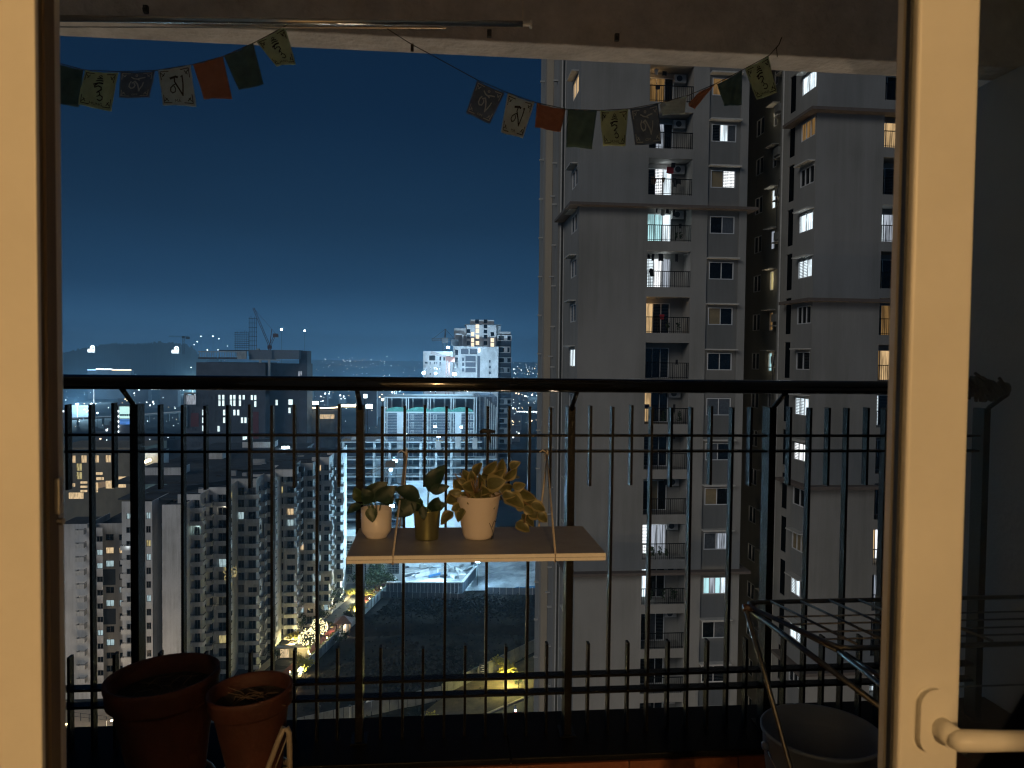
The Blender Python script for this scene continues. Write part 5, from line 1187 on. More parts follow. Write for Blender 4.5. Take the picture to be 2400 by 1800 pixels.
for i in range(n + 1):
    u = i / n; x = xs_[0] + .4 + (xs_[-1] - xs_[0] - 1) * u; s_ = abs(math.sin(u * math.pi * 4)) ** .6 * 1.4
    m.v += [(x, Ys - .55 + .12 * math.sin(u * 60), zf + .2), (x, Ys - .55 + .12 * math.sin(u * 50), zf + 1.9 + s_ - 1.2)]
for i in range(n): a = i * 2; m.f.append((a, a + 2, a + 3, a + 1)); m.m.append(0)
m.obj('green_net', green_net, SB)
# netted side, going back
xe = xs_[-1] + .95
MB().box(xe + .6, xe + 8.5, Ys + 6, Ys + 40, GZ, zt_).obj('wall', netting, SB)
m = MB()
for y in np.arange(Ys, Ys + 40, 2.6):
    for dx in (0, 1.2): m.box(xe + dx + .0, xe + dx + .1, y, y + .1, GZ, zt_ + 1)
for z in np.arange(GZ, zt_ + 1, 2.0): m.box(xe, xe + .08, Ys, Ys + 40, z, z + .08); m.box(xe + 1.2, xe + 1.28, Ys, Ys + 40, z, z + .08)
for x in np.arange(xe, xe + 9, 1.8):
    m.box(x, x + .1, Ys + 5.7, Ys + 5.8, GZ, zt_ + 1)
for z in np.arange(GZ, zt_ + 1, 2.0): m.box(xe, xe + 9, Ys + 5.7, Ys + 5.8, z, z + .09)
m.obj('scaffold', mat('scaffold_tube', (.35, .36, .38), .5), SB)
m = MB(); x0_ = at(1140, 935, D=300).x; 
for i in range(6): m.box(x0_ + i * .9, x0_ + i * .9 + .35, Ys + 4.6, Ys + 5.4, GZ, zt_ - i * .8)
m.obj('hoist_mast', concrete_lt, SB)

FB = thing0('concrete_frame', 'wide open concrete frame building site lit blue white, behind the hanging shelf plants', 'building site')
Yf_ = at(1000, 1100, D=300).y
xl, xr_ = at(792, 1100, Y=Yf_).x, at(1165, 1100, Y=Yf_).x
z0_ = at(1000, 1036, Y=Yf_).z
nfl = int((z0_ - GZ) / 3.35)
for k in range(nfl + 1):
    z = z0_ - 3.35 * k; y0 = Yf_ if k else Yf_ + 1
    xx = xr_ if k > 1 else at(1130, 1100, Y=Yf_).x
    MB().box(xl, xx, y0, y0 + 28, z - .38, z).obj('slab', concrete, FB)
    if k < nfl:
        for i in range(11):
            x = xl + 1.2 + i * 6.0
            if x < xx - 1: MB().box(x, x + .9, y0 + .9, y0 + 2.2, z - 3.35, z - .38).obj('column', concrete, FB)
        MB().box(xl + 1, xx - 1, y0 + 9, y0 + 9.3, z - 3.35, z - .38).obj('inner_wall', MATS['shaded_blockwork'], FB)  # same dark tone paints the shade deep in the frame
        if k in (2, 3, 5): MB().box(xl + 14, xl + 22, y0 + 4, y0 + 4.2, z - 3.35, z - .6).obj('inner_wall', concrete, FB)
    if k in (1, 2, 4): m = MB(); m.box(xl + .2, xx - .2, y0 + .1, y0 + .16, z + 1.0, z + 1.06); [m.box(x_, x_ + .07, y0 + .1, y0 + .17, z, z + 1.05) for x_ in np.arange(xl + .2, xx, 2.4)]; m.obj('guard_rail', win_frame, FB)
q = random.Random(9)
for k in range(46):                                                      # building materials lying on the two upper decks
    x, y = q.uniform(xl + 1, at(1125, 1100, Y=Yf_).x), q.uniform(Yf_ + 2, Yf_ + 26); h_ = q.choice((.3, .4, .6, 1.2, .5)); w, d_ = q.uniform(.4, 3.2), q.uniform(.3, 1.6)
    MB().box(x, x + w, y, y + d_, z0_ + .003, z0_ + h_).obj('material_stack', q.choice((concrete_lt, concrete, steel_dk, mat('timber', (.30, .20, .10), .8))), FB)
for px, py, h_ in ((1027, 1055, 3.2), (1073, 1050, 4.2), (1113, 1052, 3.8)):
    p = at(px, py, Z=z0_ + .0); MB().box(p.x - .9, p.x + .9, p.y, p.y + .5, z0_, z0_ + h_).obj('white_sheet', concrete_lt, FB)
# podium deck in front, brightly lit
MB().box(at(945, 1180, D=284).x, at(1105, 1180, D=284).x, 282, Yf_ - .5, GZ, at(1000, 1142, D=284).z).obj('podium', mat('podium_concrete', (.52, .55, .58), .9, var=.35, scale=.12), FB)
wz_ = GZ
LBd = thing0('low_building', 'low white two storey building with dark grilled windows at the site edge', 'building')
Yb = 262
x0, x1 = at(790, 1290, Y=Yb).x, at(945, 1290, Y=Yb).x; zt3 = at(850, 1258, Y=Yb).z
hol = []; zz = [(1268, 1292), (1312, 1345)]
for (y0, y1) in zz:
    for (a_, b2) in ((795, 826), (838, 858), (864, 893), (908, 935)):
        p, r2 = at(a_, y0, Y=Yb), at(b2, y1, Y=Yb); hol.append((p.x, r2.x, max(r2.z, GZ + .8), p.z, .5))
hol = [h for h in hol if h[3] > h[2] + .5]
m = MB(); m.facade((0, Yb, 0), (1, 0, 0), (0, -1, 0), x0, x1, GZ, zt3, hol); m.box(x0, x1, Yb, Yb + 10, zt3, zt3 + .3); m.facade((x1, Yb, 0), (0, 1, 0), (1, 0, 0), 0, 10, GZ, zt3); m.obj('wall', concrete_lt, LBd)
for h in hol:
    m = MB(); m.box(h[0], h[1], Yb + .35, Yb + .45, h[2], h[3]); w_ = m.obj('window', dark_glass, LBd); gm_ = MB()
    for x_ in np.arange(h[0] + .3, h[1], .5): gm_.box(x_, x_ + .06, Yb + .2, Yb + .26, h[2], h[3])
    for z_ in np.arange(h[2] + .3, h[3], .6): gm_.box(h[0], h[1], Yb + .2, Yb + .26, z_, z_ + .06)
    gm_.obj('grille', win_frame, w_)
for y_ in (.0, 1.2, 2.4): MB().box(x0 - .3, x1 + .2, Yb - .5, Yb - .05, zt3 - y_ * 1.7 - .15, zt3 - y_ * 1.7).obj('white_band', win_frame, LBd)

# retaining wall with white uprights
RWL = thing0('retaining_wall', 'floodlit retaining wall of the site with a row of thin white uprights', 'wall')
w0, w1, w2 = at(905, 1392, Z=GZ), at(1083, 1392, Z=GZ), at(1115, 1352, Z=GZ)
for p, q2, n, nm in ((w0, w1, 20, 'panel'), (w1, w2, 7, 'panel')):
    for k in range(n):
        u, v = p.lerp(q2, k / n), p.lerp(q2, (k + .92) / n)
        MB().obox((u.x, u.y, GZ + 1.9), (v.x, v.y, GZ + 1.9), .3, 3.4).obj(nm, mat('retaining_panel', (.16, .19, .23), .85, var=.2), RWL)
        if nm == 'panel' and p is w0: MB().box(u.x - .10, u.x + .06, u.y - .35, u.y - .12, GZ + .1, GZ + 3.5).obj('upright', win_frame, RWL)
    MB().obox((p.x, p.y, GZ + 3.8), (q2.x, q2.y, GZ + 3.8), .9, .3).obj('coping', concrete_lt, RWL)
WF = thing0('boundary_fence', 'long grey boundary fence across the field below the floodlit site', 'fence')
f0_, f1_ = at(880, 1398, Z=GZ), at(1090, 1404, Z=GZ); f2, f3 = at(1140, 1390, Z=GZ), at(1262, 1392, Z=GZ)
for p, r2, n, h_ in ((f0_, f1_, 12, 2.0), (f2, f3, 8, 2.2)):
    for k in range(n):
        u, v = p.lerp(r2, k / n), p.lerp(r2, (k + .97) / n); MB().obox((u.x, u.y - 1, GZ + h_ / 2), (v.x, v.y - 1, GZ + h_ / 2), .1, h_).obj('panel', mat('fence_panel', (.13, .15, .18), .85, var=.2), WF)
        MB().box(u.x - .12, u.x + .12, u.y - 1.15, u.y - .9, GZ, GZ + h_ + .2).obj('post', concrete, WF)
q = random.Random(41); rk_ = MB()
for k in range(900):
    if k < 560: x, y, s_ = q.gauss(-5, 9), q.gauss(191, 7), q.uniform(.15, .75)
    else: x, y, s_ = q.uniform(-30, 40), q.uniform(165, 245), q.uniform(.1, .45)
    z = fz(x, y); i = len(rk_.v); a = q.uniform(0, 3)
    for (dx, dy, dz) in ((-1, -1, -.4), (1, -1, -.4), (1, 1, -.4), (-1, 1, -.4), (-.6, -.5, .8), (.7, -.4, .6), (.5, .6, .9), (-.5, .7, .5)):
        dx, dy = dx * math.cos(a) - dy * math.sin(a), dx * math.sin(a) + dy * math.cos(a); rk_.v.append((x + dx * s_ * q.uniform(.7, 1.2), y + dy * s_ * q.uniform(.7, 1.2), z + dz * s_))
    for f in ((4, 5, 6, 7), (0, 1, 5, 4), (1, 2, 6, 5), (2, 3, 7, 6), (3, 0, 4, 7)): rk_.f.append(tuple(i + j for j in f)); rk_.m.append(0)
tag(rk_.obj('rubble', mat('rubble_stone', (.045, .042, .04), .95, spec=0, var=.4, scale=1.5)), kind='stuff')
sc_b = MB()
for k in range(5200):
    if k < 3600: x, y = q.uniform(-30, 46), q.gauss(236, 6.5)
    else: x, y = q.uniform(-30, 46), q.uniform(160, 246)
    if y > 249 or x < -28 + (y - 190) * .25: continue
    z = fz(x, y); h_ = q.uniform(.3, 1.6) if k < 3600 else q.uniform(.15, .6); p = Vector((x, y, z + h_ * q.uniform(.2, .9))); d1 = Vector((q.uniform(-1, 1), q.uniform(-.5, .5), q.uniform(-.4, 1))).normalized() * q.uniform(.25, .6); d2 = d1.cross(Vector((q.uniform(-1, 1), 1, q.uniform(-1, 1)))).normalized() * .22
    sc_b.quad(p - d1, p - d2, p + d1, p + d2)
tag(sc_b.obj('scrub', mat('dark_scrub', (.022, .022, .020), .95, var=.5, spec=0, scale=.4)), kind='stuff')
# yard clutter: ramps, beams, white formwork
q = random.Random(4); YC = []
for k in range(46):
    p = at(q.uniform(935, 1110), q.uniform(1312, 1358), Z=GZ); L = q.uniform(1.5, 7); a = q.choice((.7, .8, .6, 2.3, 0)); h_ = q.uniform(.3, 1.3)
    m = MB(); m.obox((p.x, p.y, GZ + h_ / 2), (p.x + L * math.cos(a), p.y + L * math.sin(a), GZ + h_ / 2 + q.uniform(0, .5)), q.uniform(.3, 1.4), h_)
    o = m.obj('formwork_stack', q.choice((concrete_lt, concrete_lt, concrete, steel_dk, mat('blue_tarp', (.05, .16, .35), .7) if k % 9 == 0 else concrete)))
    YC.append(tag(o, 'pale stack of formwork or beams lying in the floodlit site yard', 'building material', 'material stacks in the site yard'))

# =================================================================== floodlights
def flood(label, px, py, D, power, col=(.38, .72, 1.0), size=.45, pole=None, mat_=None, grp='floodlights on the building site', vis=True, dz=-1.0, dy=-1.2):
    p = at(px, py, D=D); t = empty('floodlight', p, label, 'floodlight', grp)
    m = MB(); m.box(-size * 1.5, size * 1.5, 0, size * .5, -size, size); m.obj('lamp_face', mat_ or G_flood, t); m = MB(); m.box(-size * 1.6, size * 1.6, size * .52, size * 1.1, -size * 1.1, size * 1.1); m.obj('housing', steel_dk, t)
    if pole: MB().tube([(0, size, -size), (0, size, -pole)], .12, 6).obj('mast', steel_dk, t)
    if power: lamp('POINT', (0, dy, 0), power, col, .6, t, 'flood_light')
    return p
flood('bright floodlight on a mast at the left end of the white block, above the handrail', 1006 - 13, 874, 334, 9000, pole=9)
flood('smaller floodlight above the handrail between two brighter ones', 1021, 875, 334, 9000, size=.35, pole=9)
flood('brightest floodlight above the handrail in front of the rounded concrete block', 1065, 877, 336, 15000, size=.55, pole=9)
flood('small lamp glowing beside the dark tower crane', 1050, 814, 396, 2500, size=.5)
flood('floodlight glaring at the left of the scaffolded building just on the upper cross bar', 951, 1019, 290, 8500, size=.4, pole=4)
flood('floodlight on the scaffolded building second from the left', 1020, 1000, 292, 3500, size=.32)
flood('floodlight on the scaffolded building at the right', 1081, 1001, 292, 3500, size=.32)
flood('floodlight at the foot of the scaffolded building above its deck', 1028, 1023, 288, 8500, size=.4, pole=4)
flood('oval lamp on a pole in front of the concrete frame', 926, 1080, 282, 10000, size=.5, pole=12)
flood('lamp on a white post left of the brass pot', 916, 1101, 278, 10000, size=.4, pole=22)
flood('very bright floodlight glaring just right of the white pot', 918, 1186, 268, 20000, size=.55, pole=14, dz=-2)
flood('bright floodlight behind the leaves of the middle plant', 980, 1174, 268, 14000, size=.5, pole=14)
flood('very bright floodlight just below the edge of the hanging shelf over the yard', 1119, 1316, 250, 9000, size=.42, pole=8)
flood('bluish lit signal lamp on the roof behind the stepped block', 669, 1052, 262, 2500, col=(.5, .8, 1), size=.8, pole=6)
for (px, py, D, tx, ty, pw) in ((1065, 874, 338, 1125, 775, 1.3e5), (1021, 872, 336, 1105, 850, .3e5), (993, 871, 336, 1025, 850, .14e5), (1150, 900, 330, 1180, 850, .6e5)):
    t = empty('added_spot', at(px, py, D=D), {1065: 'strong added spot brightening the rounded concrete block', 1021: 'added spot brightening the white tower, above the handrail', 993: 'added spot brightening the low white block', 1150: 'added spot on the roof of the scaffolded building brightening the curved balconies'}[px], 'floodlight', 'floodlights on the building site')
    MB().box(-.5, .5, -.6, -.1, -.4, .4).obj('housing', steel_dk, t); MB().tube([(0, -.4, -.4), (0, -.4, -9)], .1, 6).obj('mast', steel_dk, t)
    fb_ = lamp('SPOT', (0, .2, 0), pw, (.50, .76, 1), .5, t, 'flood_beam', 70); fb_.rotation_euler = (at(tx, ty, D=410) - at(px, py, D=D)).to_track_quat('-Z', 'Y').to_euler()  # spots added to brighten the white tower and its neighbours
lamp('POINT', tuple(at(1010, 1315, D=262)), 22000, (.50, .80, 1.0), 1.0, FB, 'yard_fill_light')  # bare fill lamp added to brighten the yard
lamp('POINT', tuple(at(870, 1250, D=256)), 3500, (.50, .80, 1.0), 1.0, LBd, 'yard_fill_light')  # second bare fill lamp, added in front of the low building
for px0, py0, px1, py1, D, lab in ((660, 1073, 678, 1064, 258, 'slanting white tube light on the roof behind the stepped block'), (772, 1066, 790, 1059, 262, 'second slanting tube light at the right end of the far roof'), (339, 1083, 353, 1077, 212, 'short white tube light on the roof edge beside the thick post')):
    a, b_ = at(px0, py0, D=D), at(px1, py1, D=D); t = thing0('tube_light', lab, 'light', 'tube lights on the roofs'); MB().obox(a, b_, .5, .75).obj('tube', G_lampw if px0 == 339 else G_flood, t)
    lamp('POINT', tuple(a.lerp(b_, .5) + Vector((0, -1.5, .3))), 700, (.8, .95, 1), .5, t, 'tube_lamp')

# =================================================================== trees, shrubs, garden along the path
def leaf_cloud(m, c, r_, hz, n, q, s=.35):
    cl = [Vector((q.gauss(0, .45) * r_, q.gauss(0, .45) * r_, q.uniform(-.4, .5) * hz)) for _ in range(9)]
    for _ in range(n):
        o = q.choice(cl); p = Vector(c) + o + Vector((q.gauss(0, .24) * r_, q.gauss(0, .24) * r_, q.gauss(0, .2) * hz))
        d1 = Vector((q.uniform(-1, 1), q.uniform(-1, 1), q.uniform(-.6, .6))).normalized() * s * q.uniform(.5, 1.2); d2 = d1.cross(Vector((q.uniform(-1, 1), q.uniform(-1, 1), 1))).normalized() * s * .5
        m.quad(p - d1, p - d2, p + d1, p + d2)
def tree(px, py, h, r_, label, m_=None, n=420, up=None, grp='trees and shrubs in the lit garden', z=GZ, s=.35, cat='tree', seed=0):
    p = at(px, py, Z=z); q_ = random.Random(int(px * 7 + py)); t = empty('tree' if h > 2.6 else 'shrub', p, label, cat, grp)
    m = MB(); m.tube([(0, 0, 0), (.1, 0, h * .35), (-.05, .1, h * .6)], [.16 * h / 5, .12 * h / 5, .06 * h / 5], 7)
    for _ in range(5): a = q_.uniform(0, 6.28); m.tube([(0, 0, h * q_.uniform(.3, .5)), (r_ * .55 * math.cos(a), r_ * .55 * math.sin(a), h * q_.uniform(.6, .85))], .04 * h / 5, 5)
    m.obj('trunk', bark, t, True)
    m = MB(); leaf_cloud(m, (0, 0, h * .68), r_, h * .5, n, q_, s); m.obj('crown', m_ or tree_leaf, t)
    if up: lamp('POINT', (q_.uniform(-.4, .4) * r_, -r_ * 1.0, .4 + .42 * h), up[0] * GB, up[1], .25, t, 'garden_light')
    return t
WY = (1, .82, .36); GB = 3.4
tree(716, 1575, 3.4, 2.6, 'brightly lit yellow green shrub at the near end of the garden path', tree_lit, up=(900, WY), n=700)
tree(690, 1612, 2.4, 1.8, 'small lit shrub at the very near end of the path behind the pots', tree_lit, up=(250, (1, .7, .35)))
tree(815, 1470, 4.5, 1.7, 'dark upright conifer beside the small pavilion')
tree(838, 1440, 3.2, 2.4, 'lit pale bush right of the small pavilion', tree_lit, up=(800, WY), n=600)
tree(822, 1402, 3.0, 2.6, 'yellow lit hedge plants near the far end of the garden', tree_lit, up=(700, (1, .9, .5)), n=600)
tree(860, 1405, 3.0, 2.0, 'lit plants just right of the middle post', tree_lit, up=(300, (1, .8, .5)))
tree(795, 1505, 2.4, 2.4, 'dark low bush between the string lit tree and the pavilion')
tree(775, 1478, 2.4, 1.6, 'bush with reddish light in front of the dark conifer', up=(160, (1, .5, .3)))
tree(785, 1425, 6, 3.0, 'dark leafy tree against the far end of the stepped block'); tree(766, 1436, 5, 2.6, 'second dark tree close to the stepped block wall')
tree(745, 1462, 4.5, 2.6, 'dim tree in front of the stepped block, by the path kerb'); tree(705, 1478, 4.5, 2.4, 'dim round tree at the foot of the stepped block', up=(60, WY))
tree(690, 1505, 2.4, 2.2, 'lit plants by the bright entrance of the stepped block', tree_lit, up=(420, WY)); tree(650, 1545, 3, 2.4, 'dark shrub by the bright picture window at the block foot')
for k, (px, py, h) in enumerate(((812, 1362, 8), (840, 1352, 9), (868, 1356, 8), (893, 1366, 7), (852, 1378, 6), (878, 1385, 6), (905, 1380, 5))):
    tree(px, py, h, 4.0, ('first', 'second', 'third', 'fourth', 'fifth', 'sixth', 'last')[k] + ' tree planted in the dark row below the white low building', n=650, grp='dark trees below the low building', s=.5)
tree(1183, 1597, 5.0, 2.6, 'bright yellow lit tree right of the square sign board', tree_lit, up=(1500, (1, .86, .25)), n=900, grp='street trees', z=GZ + .9)
tree(1003, 1722, 3.4, 2.4, 'yellow lit bush at the bottom edge, left of the street', tree_lit, up=(900, (1, .84, .35)), n=700, grp='street trees', z=GZ + .9)
for px, py in ((1125, 1640), (1215, 1615), (1110, 1590)): tree(px, py, 2.8, 1.0, {1125: 'thin bare sapling midway along the verge', 1215: 'thin sapling nearest the tall tower foot', 1110: 'thin sapling left of the sign board'}[px], n=60, grp='street trees', z=GZ + .8)
# string-lit trees
for px, py, lab in ((720, 1542, 'pale tree wound with string lights, nearer of the pair on the path'), (747, 1515, 'string lit tree, farther of the pair on the path')):
    p = at(px, py, Z=GZ); t = empty('string_lit_tree', p, lab, 'tree', 'string lit trees'); q_ = random.Random(px)
    MB().tube([(0, 0, 0), (0, 0, 3.2)], [.45, .3], 10).obj('trunk', pave, t, True)
    m = MB(); leaf_cloud(m, (0, 0, 5), 2.0, 3.0, 380, q_, .35); m.obj('crown', tree_leaf, t)
    m = MB()
    for _ in range(150):
        a, b2 = q_.uniform(0, 6.28), math.acos(q_.uniform(-.5, 1)); x, y, z = 2.3 * math.sin(b2) * math.cos(a), 2.3 * math.sin(b2) * math.sin(a), 5 + 2.5 * math.cos(b2) * (.8 + .2 * math.sin(6 * a)); m.box(x - .11, x + .11, y - .11, y + .11, z - .1, z + .1)
    tag(m.obj('string_light', glow('fairy_light', (1, .85, .45), 2.2), t), kind='stuff'); lamp('POINT', (.5, -2.6, 3.5), 420, WY, .5, t, 'fairy_glow')
# pavilion
p = at(806, 1478, Z=GZ); pv = empty('pavilion', p, 'small open garden pavilion with a pink grey pyramid roof on the lit path', 'pavilion')
for sx_ in (-1.8, 1.8):
    for sy_ in (-1.8, 1.8): MB().box(sx_ - .1, sx_ + .1, sy_ - .1, sy_ + .1, 0, 2.8).obj('post', bark, pv)
m = MB(); m.v = [(-2.6, -2.6, 2.7), (2.6, -2.6, 2.7), (2.6, 2.6, 2.7), (-2.6, 2.6, 2.7), (0, 0, 4.4)]; m.f = [(0, 1, 4), (1, 2, 4), (2, 3, 4), (3, 0, 4), (3, 2, 1, 0)]; m.m = [0] * 5; m.obj('roof', mat('pavilion_roof', (.42, .26, .22), .8), pv)
m = MB(); m.box(-1.6, 1.6, 1.2, 1.6, 0, .45); m.obj('bench', pave, pv); lamp('POINT', (1.5, -2.6, 2.2), 380, (1, .75, .45), .2, pv, 'pavilion_light')
# entrance of the block, bright
p = at(668, 1530, Z=GZ + 1.5); en = empty('entrance_porch', (p.x, p.y, GZ), 'bright warm porch wall at the foot of the stepped block beside the path', 'porch')
m = MB(); m.box(-2.0, 6, 0, .4, 0, 3.0); m.box(-2.2, 6.2, -1.4, .4, 3.0, 3.25); m.obj('wall', pave, en); MB().box(-1.2, 1.0, -.08, -.01, .3, 2.6).obj('picture_window', G_rw, en); lamp('POINT', (4, -1.6, 2.4), 260, WY, .2, en, 'porch_light')
p = at(720, 1480, Z=GZ); lamp('POINT', (p.x, p.y, GZ + 3), 300, WY, .3, en, 'path_light')
for k in range(9):  # bollards added to make a continuous lit line along the path
    c = a0 + dr * (14 + k * 11.5) + nr * 7.4
    t = empty('added_bollard', (c.x, c.y, GZ + .05), ('nearest', 'second nearest', 'third nearest', 'fourth', 'middle', 'sixth', 'third farthest', 'second farthest', 'farthest')[k] + ' added low warm bollard light along the garden path', 'lamp', 'added bollard lights along the garden path')
    MB().tube([(0, 0, 0), (0, 0, .8)], .12, 8).obj('post', steel_dk, t); MB().tube([(0, 0, .8), (0, 0, 1.15)], .16, 10).obj('lamp_head', G_lampw, t); lamp('POINT', (.0, -.4, 1.6), 150, WY, .15, t, 'path_light')
# scooter with its lamp on the street
p = at(1208, 1672, Z=GZ + .92); sc0 = empty('scooter', p, 'small scooter with a bright headlight riding on the street at the bottom right', 'scooter')
m = MB(); m.box(-.2, .2, -.5, .45, .42, .78); m.box(-.14, .14, .1, .7, .78, .9); m.box(-.2, .2, -.75, -.55, .3, 1.05); m.obj('body', mat('scooter_red', (.30, .04, .03), .4), sc0)
for y in (-.65, .6): MB().tube([(-.06, y, .26), (.06, y, .26)], .26, 16).obj('wheel', frame_dark, sc0)
MB().tube([(-.35, -.6, 1.12), (.35, -.6, 1.12)], .03, 6).obj('handlebar', steel_dk, sc0); MB().box(-.28, .02, -.86, -.76, .82, 1.2).obj('headlight', G_flood, sc0)
lamp('SPOT', (0, -1.0, 1.0), 1500, (.9, .95, 1), .1, sc0, 'headlight_beam', 70, (p.x + .5, p.y - 9, GZ)) if False else lamp('POINT', (0, -1.4, 1.1), 60, (.9, .95, 1), .1, sc0, 'headlight_beam')
pr = empty('person', (p.x + .0, p.y + .25, p.z + .78), 'rider in dark clothes sitting on the scooter', 'person')
m = MB(); m.tube([(0, .1, .0), (0, .05, .3), (0, 0, .55), (0, -.02, .68), (0, -.02, .74)], [.17, .16, .19, .08, .06], 10); m.tube([(-.2, 0, .5), (-.28, -.3, .38), (-.28, -.75, .36)], [.06, .05, .04], 7); m.tube([(.2, 0, .5), (.28, -.3, .38), (.28, -.75, .36)], [.06, .05, .04], 7); m.tube([(-.1, .1, .02), (-.16, -.35, .0), (-.16, -.4, -.42)], [.09, .08, .05], 7); m.tube([(.1, .1, .02), (.16, -.35, .0), (.16, -.4, -.42)], [.09, .08, .05], 7)
m.obj('body', CL[3], pr, True); m = MB(); m.lathe((0, -.02, .86), [(.001, -.14), (.08, -.12), (.12, -.03), (.13, .04), (.09, .12), (.001, .15)], 12); m.obj('helmet', frame_dark, pr, True)
# water tank, posts in the dark yard at the bottom
p = at(868, 1664, Z=GZ); wt_ = empty('water_tank', p, 'small pale water tank in the dark yard at the bottom, right of the middle post', 'tank')
MB().lathe((0, 0, 0), [(0, 2.3), (.3, 2.3), (.5, 2.1), (.95, 1.95), (1.0, .1), (0, .0)], 20).obj('tank', win_frame, wt_, True); MB().lathe((0, 0, 2.3), [(.28, 0), (.28, .15), (0, .16)], 14).obj('lid', steel_dk, wt_, True)
for px, py, h_, lab in ((820, 1700, 4, 'thin white post standing in the dark yard left of the middle post'), (748, 1690, 3, 'dark lamp post in the yard at the bottom left of the middle post')):
    p = at(px, py, Z=GZ); t = empty('post', p, lab, 'post'); MB().tube([(0, 0, 0), (0, 0, h_)], .09, 8).obj('pole', win_frame if h_ == 4 else steel_dk, t); MB().box(-.25, .25, -.25, .25, h_, h_ + .3).obj('cap', steel_dk, t)
# warm lamps of the towers' own grounds (out over the lower left drive and between the towers)
def street_lamp(px, py, label, power, col, h=6, z=GZ, arm=1.0):
    p = at(px, py, Z=z); t = empty('street_lamp', p, label, 'street lamp', 'street lamps'); m = MB(); m.tube([(0, 0, 0), (0, 0, h), (arm * .6, -.2, h + .25), (arm, -.3, h + .2)], [.10, .07, .05, .05], 8); m.obj('pole', steel_dk, t); MB().box(arm - .1, arm + .5, -.5, -.1, h + .05, h + .2).obj('lamp_head', G_lampw, t)
    lamp('POINT', (arm + .2, -.3, h - .4), power, col, .2, t, 'street_or_glow_light')
street_lamp(140, 1770, 'street lamp over the pale drive in the bottom left corner', 1900, (1, .74, .46))
street_lamp(250, 1760, 'second street lamp over the pale drive, behind the big pot', 1500, (1, .74, .46))
street_lamp(1090, 1765, 'street lamp at the bottom lighting the verge', 900, (1, .75, .4)); street_lamp(1330, 1640, 'street lamp hidden by the tower foot', 900, (1, .8, .55))
for (x, y, pw) in ((16, 34, 16000), (28, 30, 14000), (6, 40, 6000)):
    t = empty('garden_lamp', (x, y, GZ), {16: 'middle', 28: 'right', 6: 'left'}[x] + ' one of three globe lamps in the grounds below the tall towers', 'lamp', 'lamps in the tower grounds'); MB().tube([(0, 0, 0), (0, 0, 5)], .08, 8).obj('pole', steel_dk, t); MB().lathe((0, 0, 5), [(0, 0), (.25, .05), (.25, .35), (0, .4)], 12).obj('lamp_globe', G_lampw, t); lamp('POINT', (0, 0, 5.9), pw, (1, .80, .55), .3, t, 'garden_light')

# =================================================================== far city
q = random.Random(31)
# lit billboard building
BB = thing0('billboard', 'bright cyan white billboard over a blue panel beside the thick left post', 'billboard')
D = 520
def bp(x, y): return at(x, y, D=D)
def brect(par, nm, m_, x0, y0, x1, y1, dep=1.0, dy=0):
    a, b_ = bp(x0, y0), bp(x1, y1); return MB().box(a.x, b_.x, a.y + dy, a.y + dy + dep, a.z, b_.z).obj(nm, m_, par)
brect(BB, 'structure', far_wall, 262, 950, 312, 1040, 8, 1.2); brect(BB, 'upper_panel', glow('billboard_cyan', (.62, 1.0, .95), 1.15), 280, 953, 308, 981); brect(BB, 'lower_panel', glow('billboard_blue', (.12, .35, .95), .8), 281, 983, 306, 995)
m = MB()
for k in range(5): a = bp(282 + k * 5, 970); b_ = bp(285.6 + k * 5, 975); m.box(a.x, b_.x, a.y - .4, a.y - .1, a.z, b_.z)
for k in range(3): a = bp(283, 985 + 3.2 * k); b_ = bp(303 - 4 * k, 986 + 3.2 * k); m.box(a.x, b_.x, a.y - .4, a.y - .1, a.z, b_.z)
m.obj('lettering', mat('billboard_ink', (.03, .12, .25), .7), BB)
for k in range(5): brect(BB, 'lit_window', G_far_w, 268, 962 + 12 * k, 277, 966 + 12 * k, .5, .6)
# two rooftop logo signs on the hill
for (cx, cy_, lab) in ((213, 820, 'white lit rooftop logo sign, left one of the two on the dark hill'), (410, 822, 'white lit rooftop logo sign, right one of the two on the dark hill')):
    t = thing0('roof_sign', lab, 'sign', 'lit rooftop signs'); Y = at(cx, cy_, D=1400).y
    def P_(x, y): return at(cx + x, cy_ + y, Y=Y)
    m = MB(); a, b_ = P_(-8, -3), P_(9, 7); m.box(a.x, b_.x, Y + .6, Y + 1.2, a.z, b_.z); m.obj('panel', glow('sign_panel', (.8, .95, 1), 1.1), t)
    m = MB()
    for k in range(4): a, b_ = P_(-7.5 + 4 * k, -1), P_(-4.8 + 4 * k, 5); m.box(a.x, b_.x, Y, Y + .5, a.z, b_.z)
    m.tube([P_(-1, -3), P_(0, -8), P_(3, -10), P_(6.5, -9), P_(8, -5), P_(8.2, 0)], .8, 6); m.tube([P_(1.5, 0), P_(2.4, -5), P_(4, -6.5)], .7, 6); m.obj('letter', G_sign, t)
